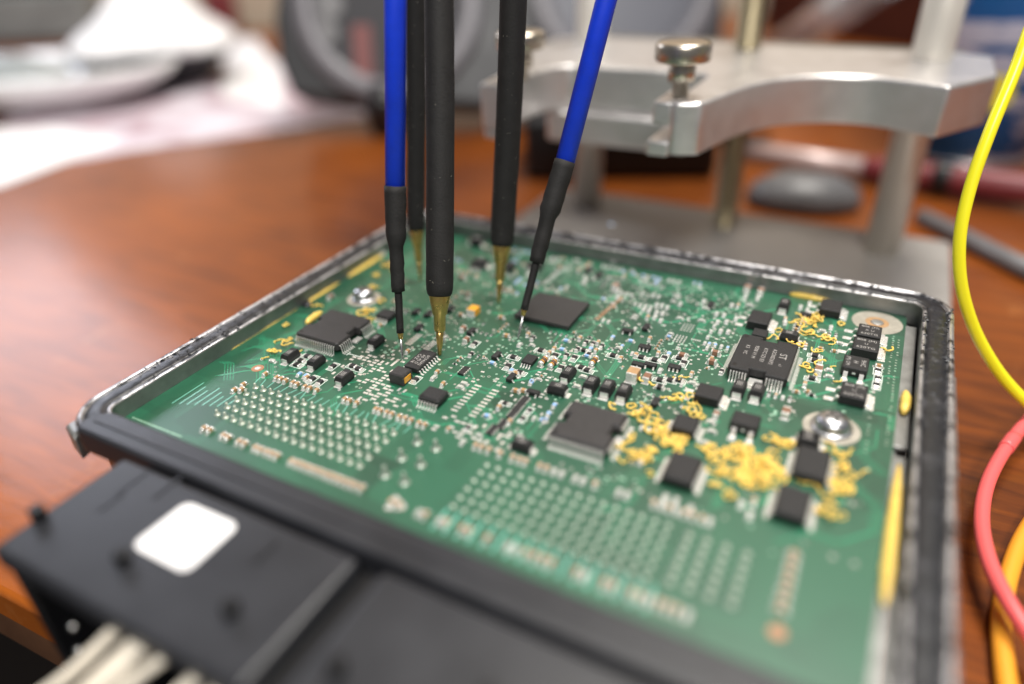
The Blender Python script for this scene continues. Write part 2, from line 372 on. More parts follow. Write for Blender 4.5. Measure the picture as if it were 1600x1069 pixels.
# ------------------------------------------------------------------ engine control unit
W_, D_ = 150.0, 119.2
BZ = -5.0
ecu = thing('engine_control_unit', 'opened engine control unit, green circuit board in a worn metal tray with black sealant', 'control unit')
def rr(d, r0=3.0, n=7, x0=0.0, x1=W_, y0=-1.4, y1=D_):
    r = r0+d; out = []
    for cx, cy, a0 in ((x1-r0, y0+r0, -PI/2), (x1-r0, y1-r0, 0), (x0+r0, y1-r0, PI/2), (x0+r0, y0+r0, PI)):
        for i in range(n): a = a0+PI/2*i/(n-1); out.append((cx+r*math.cos(a), cy+r*math.sin(a)))
    return out
def dense(loop, step):
    out = []
    for i in range(len(loop)):
        a = Vector(loop[i]); b = Vector(loop[(i+1) % len(loop)]); k = max(1, int((b-a).length/step))
        for j in range(k): out.append((i, j/k))
    return out
def sweep(prof, name, mats, parent, step=3.0, jit=0.0, seed=1, smooth=True):
    rg = random.Random(seed); base = rr(0); idx = dense(rr(3), step); mb = MB(); vs = []; N = len(idx)
    for d, z in prof:
        L_ = rr(d)
        for i, f in idx:
            a = L_[i]; b = L_[(i+1) % len(L_)]
            vs.append((a[0]+(b[0]-a[0])*f+rg.uniform(-jit, jit), a[1]+(b[1]-a[1])*f+rg.uniform(-jit, jit), (z-0.7 if z > -1.5 else z)+rg.uniform(-jit, jit)*0.8))
    fs = [(k*N+i, k*N+(i+1) % N, (k+1)*N+(i+1) % N, (k+1)*N+i) for k in range(len(prof)-1) for i in range(N)]
    mb.add(vs, fs, 0, smooth)
    if name == 'housing_tray': mb.m = [1 if (k < 4 or k > 11) else 0 for k in range(len(prof)-1) for i in range(N)]
    return mb.build(name, mats, parent)
tray = sweep([(0.35, -7.0), (0.35, -6.2), (0.30, -0.9), (0.0, -0.6), (0.15, -0.1), (0.5, 0.0), (0.9, -0.05), (1.2, -0.9), (5.4, -0.9), (5.6, 0.0), (5.85, 0.2), (6.5, 0.12), (6.9, -0.4), (6.9, -4.2), (6.2, -4.6), (4.0, -4.8), (4.0, -30.9)], 'housing_tray', ['worn_rim', 'tray_metal'], ecu, 2.0, 0.05, 3)
MB().box(2, W_-2, 1, D_-1, -31, -6.9).build('tray_floor', 'tray_metal', tray)
lg = MB()
for a in (0, 1): lg.box(W_-3.4, W_-0.05, 3+a*60, 60+a*55.5, -6.85, -5.6, 0)
lg.build('board_ledge', 'tray_metal', tray, bevel=0.3)
sl = MB(); sl.box(W_+5.9, W_+7.4, 52, 88, -6, -1.6, 0).box(W_+5.2, W_+6.9, 8, 51, -6, -1.2)
sl.build('side_lug', 'tray_metal', tray, bevel=0.4)
cl = MB(); cl.prism([(-7.2, -6.8), (-1.5, -8.6), (-3.2, -3.8), (-7.4, -2.4)], -9.5, -3.4, 0, top=0.5)
cl.build('corner_clip', 'tray_metal', tray, bevel=0.3)
sweep([(1.05, -0.7), (1.3, -0.15), (2.0, 0.1), (2.9, 0.17), (4.1, 0.12), (5.0, -0.05), (5.55, -0.6)], 'sealant_strip', 'worn_sealant', ecu, 0.9, 0.16, 5)
ds = MB(); rg = random.Random(15)      # crumbs of torn sealant left on the rim
for i in range(520):
    s_ = rg.random()
    if s_ < 0.34: x, y = rg.uniform(-6.7, -0.3), rg.uniform(4, D_)
    elif s_ < 0.74: x, y = rg.uniform(2, W_), D_+rg.choice((rg.uniform(0.3, 1.2), rg.uniform(4.6, 6.7)))
    else: x, y = W_+rg.choice((rg.uniform(0.2, 6.6), rg.uniform(5.0, 6.6))), rg.uniform(10, D_)
    r_ = rg.uniform(0.12, 0.5) * (1.6 if rg.random() < 0.12 else 1)
    ds.add([(q_[0], q_[1], q_[2]-0.7) for q_ in [(x-r_*rg.uniform(.5, 1.6), y-r_*.6, 0.0), (x+r_, y-r_*rg.uniform(.3, 1), 0.02), (x+r_*rg.uniform(.3, 1.5), y+r_, 0), (x-r_*.8, y+r_*rg.uniform(.5, 1.3), 0), (x, y, 0.2+r_*.4)]], [(0, 1, 4), (1, 2, 4), (2, 3, 4), (3, 0, 4)], 0)
tag(ds.build('sealant_crumbs', 'sealant', ecu), kind='stuff')
fl = MB(); fl.prism([(1.5, -8.9), (W_+4, -8.9), (W_+4, -6.6), (W_-2, -1.75), (3.5, -1.75), (0.2, -4.5), (0.2, -7.4)], -6, 0.3, 0)
ff = fl.build('front_flange', 'plastic_black', ecu, bevel=0.7, seg=3)
MB().box(3, W_+2, -5.9, -5.3, 0.2, 0.5).build('flange_rib', 'plastic_black', ff, bevel=0.3)

board = MB().prism([(0.2, -1.2), (146.6, -1.2), (147.3, -0.5), (147.3, 118.7), (146.4, 119.5), (0.5, 119.5), (-0.3, 118.7), (-0.3, -0.3)], -6.6, BZ).build('circuit_board', 'solder_mask', ecu)

occ = []                       # occupied rectangles on the board
def free(x, y, r):
    for a, b, c, d in occ:
        if a-r < x < b+r and c-r < y < d+r: return False
    return True
def take(x0, x1, y0, y1): occ.append((x0, x1, y0, y1))

pads = MB(); silk = MB()
PADZ = BZ+0.035
def pad(x0, x1, y0, y1, mi=0): pads.box(x0, x1, y0, y1, BZ-0.1, PADZ+rnd.uniform(0, 0.03), mi)

# ---- one mesh for each small kind, long axis along y
def chip_part(L_, Wd, H_, end, cap_in=0.0, n=0):
    mb = MB(); e = L_*end
    mb.box(-Wd/2+0.02, Wd/2-0.02, -L_/2+e, L_/2-e, 0.0, H_-0.02, 0, ch=0)
    for s_ in (-1, 1):
        ya, yb = sorted((s_*(L_/2-e-0.01), s_*L_/2)); mb.box(-Wd/2, Wd/2, ya, yb, 0, H_, 1, ch=min(0.08, H_*0.2))
        # solder fillet
        y0 = s_*L_/2; y1 = s_*(L_/2+0.32)
        vs = [(-Wd/2, y0, 0.0), (Wd/2, y0, 0.0), (Wd/2*0.9, y0, H_*0.75), (-Wd/2*0.9, y0, H_*0.75), (-Wd/2, y1, 0.0), (Wd/2, y1, 0.0), (-Wd/2*0.8, (y0+y1)/2, H_*0.2), (Wd/2*0.8, (y0+y1)/2, H_*0.2)]
        fs = [(3, 2, 7, 6), (6, 7, 5, 4), (0, 3, 6, 4), (1, 5, 7, 2)]
        if s_ < 0: fs = [f[::-1] for f in fs]
        mb.add(vs, fs, 1, False)
    return mb
SM = {}
def reg(k, mb, mats, pw, pl, gap, name, h): SM[k] = (mb.mesh(name, mats), pw, pl, gap, name)
reg('res', chip_part(2.0, 1.25, 0.5, 0.18), ['epoxy', 'tin'], 1.3, 2.9, 1.3, 'resistor', .5)
reg('res_s', chip_part(1.0, 0.5, 0.35, 0.2), ['epoxy', 'tin'], 0.6, 1.6, .5, 'resistor', .35)
reg('blue', chip_part(1.6, 0.85, 0.5, 0.2), ['ceramic_blue', 'tin'], 0.9, 2.4, .8, 'resistor', .5)
reg('cap', chip_part(1.6, 0.8, 0.8, 0.24), ['ceramic_tan', 'tin'], 0.9, 2.4, .8, 'capacitor', .8)
reg('cap_s', chip_part(1.0, 0.5, 0.5, 0.25), ['ceramic_tan', 'tin'], 0.6, 1.6, .5, 'capacitor', .5)
reg('brown', chip_part(2.0, 1.2, 1.1, 0.22), ['ceramic_brown', 'tin'], 1.3, 2.9, 1, 'capacitor', 1.1)
reg('cap2', chip_part(2.8, 1.6, 1.3, 0.18), ['ceramic_brown', 'tin'], 1.7, 4.0, 1.5, 'capacitor', 1.3)
reg('big', chip_part(3.4, 2.5, 2.2, 0.14), ['ceramic_tan', 'tin'], 2.7, 5.0, 2, 'capacitor', 2.3)
reg('orange', chip_part(3.2, 2.5, 1.8, 0.04), ['tantalum_orange', 'tin'], 1.6, 4.2, 2, 'capacitor', 1.8)
reg('white', chip_part(1.5, 0.9, 0.55, 0.3), ['ceramic_white', 'tin'], 1.0, 2.2, .6, 'capacitor', .6)
reg('dark', chip_part(1.8, 0.9, 0.7, 0.22), ['epoxy', 'tin'], 1.0, 2.6, .8, 'inductor', .7)
def arr():
    mb = MB(); mb.box(-0.75, 0.75, -1.6, 1.6, 0, 0.5, 0)
    for i in range(4):
        for s_ in (-1, 1): x0, x1 = sorted((s_*0.74, s_*0.98)); mb.box(x0, x1, -1.45+i*0.8, -1.0+i*0.8, 0, 0.48, 1)
    return mb
SM['array'] = (arr().mesh('resistor_array', ['epoxy', 'tin']), 3.0, 3.2, 1.4, 'resistor_array')
def melf():
    mb = MB(); r = 0.7
    pr = [(0.0, -1.75), (r, -1.7), (r, -1.15), (r*0.93, -1.12), (r*0.93, 1.12), (r, 1.15), (r, 1.7), (0.0, 1.75)]
    mb.lathe(pr, (0, 0, r), 14, 0, True, axis=(0, 1, 0))
    n = 14
    for k in range(len(pr)-1):
        for i in range(n):
            mb.m[k*n+i] = 1 if k in (0, 1, 2, 4, 5, 6) else 0
    for y, m_ in ((-0.7, 2), (-0.2, 3), (0.3, 3), (0.75, 2)):
        mb.lathe([(r*0.95, y-0.11), (r*0.95, y+0.11)], (0, 0, r), 14, m_, True, axis=(0, 1, 0))
    return mb
SM['melf'] = (melf().mesh('banded_resistor', ['ceramic_brown', 'tin', 'tantalum_orange', 'plastic_deep']), 1.5, 4.2, 2, 'banded_resistor')
def molded(Wd, L_, H_):        # moulded diode body with a tab at each end
    mb = MB(); w, l = Wd/2, L_/2; zm = H_*0.45; t = 0.16
    vs = [(-w+t, -l+t, 0.1), (w-t, -l+t, 0.1), (w-t, l-t, 0.1), (-w+t, l-t, 0.1), (-w, -l, zm), (w, -l, zm), (w, l, zm), (-w, l, zm), (-w+t*2.2, -l+t*2, H_-0.06), (w-t*2.2, -l+t*2, H_-0.06), (w-t*2.2, l-t*2, H_-0.06), (-w+t*2.2, l-t*2, H_-0.06), (-w+t*2.7, -l+t*2.5, H_), (w-t*2.7, -l+t*2.5, H_), (w-t*2.7, l-t*2.5, H_), (-w+t*2.7, l-t*2.5, H_)]
    fs = [(3, 2, 1, 0), (12, 13, 14, 15)]
    for k in range(3):
        for i in range(4): j = (i+1) % 4; fs.append((k*4+i, k*4+j, k*4+4+j, k*4+4+i))
    mb.add(vs, fs, 0)
    for s_ in (-1, 1):
        y0, y1 = sorted((s_*(l-0.3), s_*(l+0.16))); mb.box(-w*0.62, w*0.62, y0, y1, 0.04, zm+0.12, 1)
    for i in range(3): mb.box(-w*0.35+i*w*0.3, -w*0.25+i*w*0.3, -l*0.45, l*0.3, H_, H_+0.004, 2)
    return mb
SM['sma'] = (molded(2.6, 4.3, 2.2).mesh('diode', ['epoxy', 'tin', 'ink']), 1.9, 6.0, 3.0, 'diode')
SM['smb'] = (molded(2.9, 4.2, 2.5).mesh('diode', ['epoxy', 'tin', 'ink']), 2.2, 6.4, 2.6, 'diode')
def gull(mb, x, y, dx, dy, wd, zt, reach, mi=1):
    # lead leaving the body at (x, y) towards (dx, dy)
    px, py = -dy*wd/2, dx*wd/2; pr = [(0-0.1, zt), (reach*0.30, zt), (reach*0.52, 0.14), (reach, 0.10)]; th = 0.11
    vs = []
    for d, z in pr: vs += [(x+dx*d-px, y+dy*d-py, z), (x+dx*d+px, y+dy*d+py, z), (x+dx*d+px, y+dy*d+py, z-th), (x+dx*d-px, y+dy*d-py, z-th)]
    fs = []
    for k in range(3):
        o = k*4
        for i in range(4): j = (i+1) % 4; fs.append((o+j, o+i, o+4+i, o+4+j))
    fs.append((12, 13, 14, 15)); mb.add(vs, fs, mi)
def sot(wd, ln, n1, n2):
    mb = MB(); mb.box(-wd/2, wd/2, -ln/2, ln/2, 0.1, 1.0, 0, ch=0.12)
    for s_, n in ((-1, n1), (1, n2)):
        for i in range(n): gull(mb, s_*wd/2, (i-(n-1)/2)*(1.9/(max(n, 2)-1)) if n > 1 else 0, s_, 0, 0.4, 0.6, 0.6)
    return mb
SM['sot'] = (sot(1.4, 2.9, 2, 1).mesh('transistor', ['epoxy', 'tin']), 2.9, 2.6, .6, 'transistor')
SM['sot6'] = (sot(1.6, 2.9, 3, 3).mesh('transistor', ['epoxy', 'tin']), 3.0, 2.8, .6, 'transistor')
nsmall = 0
def put(kind, d, x, y, sc=1.0):
    global nsmall
    me, pw, pl, gap, name = SM[kind]; nsmall += 1; pw *= sc; pl *= sc; gap *= sc
    rz = 0.0 if d == 'y' else PI/2
    if rnd.random() < 0.5: rz += PI
    if kind in ('sot', 'sot6', 'array'): rz = (PI/2 if d == 'x' else 0.0)+(PI if rnd.random() < .5 else 0)
    o = link(name, me, ecu, (x+rnd.uniform(-.05, .05), y+rnd.uniform(-.05, .05), PADZ+0.03), rz+rnd.uniform(-0.03, 0.03))
    o.scale = (sc, sc, sc)
    a, b = (pw, pl) if d == 'y' else (pl, pw)
    take(x-a/2, x+a/2, y-b/2, y+b/2)
    if kind in ('sot', 'sot6', 'array'): return o
    if d == 'y':
        pad(x-pw/2, x+pw/2, y-pl/2, y-gap/2); pad(x-pw/2, x+pw/2, y+gap/2, y+pl/2)
    else:
        pad(x-pl/2, x-gap/2, y-pw/2, y+pw/2); pad(x+gap/2, x+pl/2, y-pw/2, y+pw/2)
    if kind == 'res' and True:
        q = 0.16; hx, hy = a/2+0.12, b/2+0.12; z = BZ+0.012
        silk.quad(x-hx-q, x-hx, y-hy-q, y+hy+q, z).quad(x+hx, x+hx+q, y-hy-q, y+hy+q, z).quad(x-hx, x+hx, y-hy-q, y-hy, z).quad(x-hx, x+hx, y+hy, y+hy+q, z)
    return o

# ---- larger chips
def big_chip(name, x0, x1, y0, y1, h, rows, notch=None, label=None, top=0.25, matl='epoxy', gap=0.25, nw=2.6, nd=1.3):
    cx, cy = (x0+x1)/2, (y0+y1)/2; w, l = (x1-x0)/2, (y1-y0)/2
    c = min(0.5, w*0.12)
    poly = [(-w+c, -l)]
    if notch == 'y': poly += [(-nw/2, -l), (-nw/2, -l+nd), (nw/2, -l+nd), (nw/2, -l)]
    poly += [(w-c, -l), (w, -l+c)]
    if notch == 'x': poly += [(w, -nw/2), (w-nd, -nw/2), (w-nd, nw/2), (w, nw/2)]
    poly += [(w, l-c), (w-c, l)]
    if notch == 'y': poly += [(nw/2, l), (nw/2, l-nd), (-nw/2, l-nd), (-nw/2, l)]
    poly += [(-w+c, l), (-w, l-c)]
    if notch == 'x': poly += [(-w, nw/2), (-w+nd, nw/2), (-w+nd, -nw/2), (-w, -nw/2)]
    poly += [(-w, -l+c)]
    mb = MB(); zb = gap; mb.prism(poly, zb, h, 0, top=top, bottom=top if h < 2.6 else 0.7)
    o = mb.build(name, [matl], ecu, (cx, cy, PADZ))
    for side, n, wd, reach, skip, lo, hi in rows:
        r = MB(); hz = h*(0.5 if h < 2.6 else 0.72)
        for i in range(n):
            f = lo+(hi-lo)*(i/(n-1) if n > 1 else 0.5)
            if skip and skip[0] < f < skip[1]: continue
            if side in '-+':       # along x side
                sx = -1 if side == '-' else 1; yy = f*l; gull(r, sx*w, yy, sx, 0, wd, hz, reach, 0)
                a = cx+sx*(w+reach*0.5); b = cx+sx*(w+reach+0.25); pad(min(a, b), max(a, b), cy+yy-wd*0.62, cy+yy+wd*0.62)
            else:
                sy = -1 if side == 'v' else 1; xx = f*w; gull(r, xx, sy*l, 0, sy, wd, hz, reach, 0)
                a = cy+sy*(l+reach*0.5); b = cy+sy*(l+reach+0.25); pad(cx+xx-wd*0.52, cx+xx+wd*0.52, min(a, b), max(a, b))
        tag(r.build('lead_row', ['lead_tin'], o), kind='stuff')
    if label: o['label'] = label
    take(x0-1.6, x1+1.6, y0-1.6, y1+1.6)
    if name == 'microchip' and (x1-x0 < 12 or x0 != 112.5): MB().cyl((-w+min(1.2, w*.35), -l+min(1.2, l*.3), 0), min(0.45, w*0.13), h-0.01, h+0.006, 16).build('dimple', ['plastic_deep'], o)
    return o
# the sharp chip at right, with printed lettering
st = big_chip('microchip', 112.5, 125.3, 72.3, 88.3, 3.0, [('-', 25, .21, 1.3, None, -.88, .88), ('+', 25, .21, 1.3, None, -.88, .88), ('v', 18, .30, 1.5, (-.33, .33), -.86, .86), ('^', 18, .30, 1.5, (-.33, .33), -.86, .86)], 'y', 'flat square chip with pale printed lettering and a metal tab at its front edge', nw=3.4)
for s_ in (-1, 1): MB().box(-1.5, 1.5, s_*8.0-0.9, s_*8.0+0.9, 0.2, 0.75, 0).box(-1.5, 1.5, s_*9.0-0.7, s_*9.0+0.7, 0.05, 0.3).build('heat_tab', ['tin'], st, bevel=0.08)
pad(117.1, 120.7, 69.8, 71.9); pad(117.1, 120.7, 88.7, 90.8)
for txt, sz, x, y in (('ST', 2.3, 3.9, 1.0), ('e3', 0.9, 4.0, -2.9), ('A2C00DXP2', 1.25, 1.9, 0.0), ('KTC1Z3 E3', 1.25, -0.1, 0.0), ('9508 V1 M', 1.25, -2.1, 0.5), ('K3   VC', 1.25, -4.1, 0.8)):
    text_mesh(txt, sz, 'lettering', st, (x, y, 3.004), -PI/2)
for x, y in ((-5.2, -6.5), (-5.3, 6.8), (5.2, 6.8)): MB().cyl((x, y, 0), 0.45, 2.99, 3.006, 16).build('dimple', ['plastic_deep'], st)
lc = big_chip('microchip', 12.2, 25.6, 42.3, 56.0, 2.9, [('v', 18, .24, 1.4, None, -.9, .86), ('^', 18, .24, 1.4, None, -.9, .9), ('+', 18, .24, 1.4, (-.3, .3), -.88, .88), ('-', 18, .24, 1.4, (-.3, .3), -.88, .88)], 'x', 'grey square chip beside the left rim with yellow silicone round it', matl='epoxy_grey', nw=3.4)
text_mesh('A2C 0047\n30620', 1.1, 'lettering', lc, (-0.5, 0.5, 2.904), 0, 'epoxy')
MB().box(6.2, 7.8, -1.4, 1.4, 0.1, 0.6).build('heat_tab', ['tin'], lc, bevel=0.08)
bc = big_chip('microchip', 86.3, 98.6, 33.7, 46.3, 2.7, [('v', 22, .24, 1.5, None, -.9, .9), ('^', 22, .24, 1.5, None, -.9, .9), ('+', 20, .24, 1.4, (-.3, .3), -.88, .88), ('-', 20, .28, 1.4, (-.3, .3), -.88, .88)], 'x', 'dark square chip left of the thick yellow silicone, its near leads in one bright row', matl='epoxy_grey', nw=3.0, top=0.5)
MB().box(5.6, 7.2, -1.2, 1.2, 0.1, 0.6).build('heat_tab', ['tin'], bc, bevel=0.08)
# ball grid package
bga = MB().prism([(-7.7, -7.2), (7.7, -7.2), (7.7, 7.2), (-7.7, 7.2)], 0.45, 1.45, 0, top=0.06).build('microchip', ['epoxy_grey'], ecu, (64.3, 83.2, PADZ)); take(55.5, 73, 75, 91.5)
bga['label'] = 'flat leadless processor beside the slanted needle probe'
g = MB()
for i in range(15):
    for j in range(14):
        if i in (0, 1, 13, 14) or j in (0, 1, 12, 13): g.lathe([(0.2, 0), (0.32, 0.22), (0.2, 0.46)], (-7+i, -6.5+j, 0), 6)
tag(g.build('solder_balls', ['tin'], bga), kind='stuff')
for i, tx in enumerate(('TC1797', '10N', '512F', 'K11')): text_mesh(tx, 1.6, 'lettering', bga, (-5.0+i*1.2+1.8, 1.0-(i % 2), 1.454), -PI/2, 'cluster_plastic')
# narrow chips
so = big_chip('microchip', 44.6, 48.6, 43.1, 51.2, 1.55, [('-', 8, .4, .95, None, -.88, .88), ('+', 8, .4, .95, None, -.88, .88)], None, 'narrow black chip with printed lettering between the needle and brass probes', top=0.12)
for i, tx in enumerate(('6C943A2', 'A0 45 D', 'CAZ 18')): text_mesh(tx, 1.15, 'lettering', so, (1.1-i*1.1, -0.2, 1.553), -PI/2)
big_chip('microchip', 68.2, 71.0, 57.1, 60.7, 1.1, [('v', 4, .3, .9, None, -.75, .75), ('^', 4, .3, .9, None, -.75, .75)], None, None, top=0.1)
big_chip('microchip', 55.0, 60.2, 33.7, 38.3, 2.2, [('v', 7, .30, 1.3, None, -.85, .85), ('^', 7, .36, 1.3, None, -.85, .85)], None, 'square black chip with seven near leads beside two slanted rows of bare pads', top=0.45)
big_chip('microchip', 23.2, 27.6, 60.4, 64.4, 1.5, [('v', 4, .45, 1.2, None, -.7, .7), ('^', 4, .45, 1.2, None, -.7, .7)], None, None, top=0.15)
big_chip('microchip', 107.3, 112.0, 46.8, 51.6, 2.2, [('-', 8, .3, 1.1, None, -.85, .85), ('+', 8, .3, 1.1, None, -.85, .85)], None, 'small black chip ringed by yellow silicone', top=0.15)
for x0, x1, y0, y1 in ((110.0, 115.8, 31.9, 39.7), (131.0, 137.0, 43.4, 51.8), (129.8, 135.3, 31.5, 39.3)):
    big_chip('microchip', x0, x1, y0, y1, 2.4, [('-', 14, .3, 1.1, None, -.9, .9), ('+', 14, .3, 1.1, None, -.9, .9)], None, None, top=0.35)
# transformer-like block with yellow ends
bx = MB(); bx.prism([(-1.9, -1.8), (1.9, -1.8), (1.9, 1.8), (-1.9, 1.8)], 0.05, 2.8, 0, top=0.3)
b_ = bx.build('inductor', ['epoxy_grey'], ecu, (46.4, 39.4, PADZ)); take(44, 49, 37, 42)
b_['label'] = 'tall grey block with yellow fill at its side, in front of the narrow chip'
MB().prism([(1.88, -1.3), (2.0, -1.1), (2.0, 1.1), (1.88, 1.3)], 0.5, 1.9, 0, top=0.1).build('core_fill', ['tantalum_orange'], b_)
# power transistors
def dpak(x0, x1, y0, y1, side, lines=(), label=None, h=2.3, rz=0.0):
    cx, cy = (x0+x1)/2, (y0+y1)/2; w, l = (x1-x0)/2, (y1-y0)/2
    o = MB().box(-w, w, -l, l, 0.15, h, 0, ch=0.22).build('power_transistor', ['epoxy'], ecu, (cx, cy, PADZ))
    t = MB(); r = MB()
    if side == '-x':
        t.box(w-0.2, w+1.0, -l*0.85, l*0.85, 0.02, 0.6)
        for s_ in (-1, 1): gull(r, -w, s_*l*0.62, -1, 0, 0.8, h*0.45, 2.0, 0); pad(cx-w-2.9, cx-w-1.0, cy+s_*l*0.62-.7, cy+s_*l*0.62+.7)
        pad(cx+w+0.2, cx+w+1.7, cy-l*0.95, cy+l*0.95)
    else:
        t.box(-w*0.85, w*0.85, l-0.2, l+1.0, 0.02, 0.6)
        for s_ in (-1, 1): gull(r, s_*w*0.62, -l, 0, -1, 0.9, h*0.5, 2.2, 0); pad(cx+s_*w*0.62-.75, cx+s_*w*0.62+.75, cy-l-3.0, cy-l-1.2)
        r.box(-0.35, 0.35, -l-0.25, -l+0.1, h*0.35, h*0.5)
    t.build('heat_tab', ['tin'], o, bevel=0.08); r.build('lead', ['lead_tin'], o)
    for i, (tx, sz) in enumerate(lines):
        if rz: text_mesh(tx, sz, 'lettering', o, (w*0.55-i*1.55, 0, h+0.004), rz)
        else: text_mesh(tx, sz, 'lettering', o, (0, l*0.55-i*1.75, h+0.004), 0)
    if label: o['label'] = label
    take(x0-2.6, x1+1.6, y0-1.2, y1+0.6)
dpak(136.8, 142.0, 100.6, 106.4, '-x', (('808 (M)', 1.2), ('A U', 1.2), ('630TG', 1.3)), 'power transistor nearest the open screw hole')
dpak(136.4, 142.0, 93.5, 99.4, '-x', (('808 (M)', 1.3), ('U', 1.2), ('620TG', 1.4)), 'power transistor lettered 620TG')
dpak(135.2, 140.5, 84.2, 89.9, '-y', (('9HC', 1.5), ('H', 1.5), ('(M) CM', 1.2)), 'power transistor with two bright leads towards the viewer', rz=-PI/2)
dpak(136.0, 141.2, 72.3, 78.2, '-x', (('808 (M)', 1.2), ('U', 1.2), ('620TG', 1.3)), 'power transistor behind the right screw')
dpak(108.5, 113.8, 59.5, 64.5, '-x', (), 'power transistor behind the silicone tangle')
dpak(117.6, 123.0, 53.0, 57.3, '-y', (), 'power transistor with its two bright leads in yellow silicone', h=2.6)
dpak(111.8, 116.9, 96.2, 102.8, '-x', (), None)
dpak(127.0, 132.1, 110.3, 116.4, '-x', (), None)
MB().box(-1.75, 1.75, -1.6, 1.6, 0.05, 1.6, 0, ch=0.15).build('diode', ['epoxy'], ecu, (115.8, 93.0, PADZ)); take(113, 118, 91, 95)
put('smb', 'x', 132.4, 55.4)
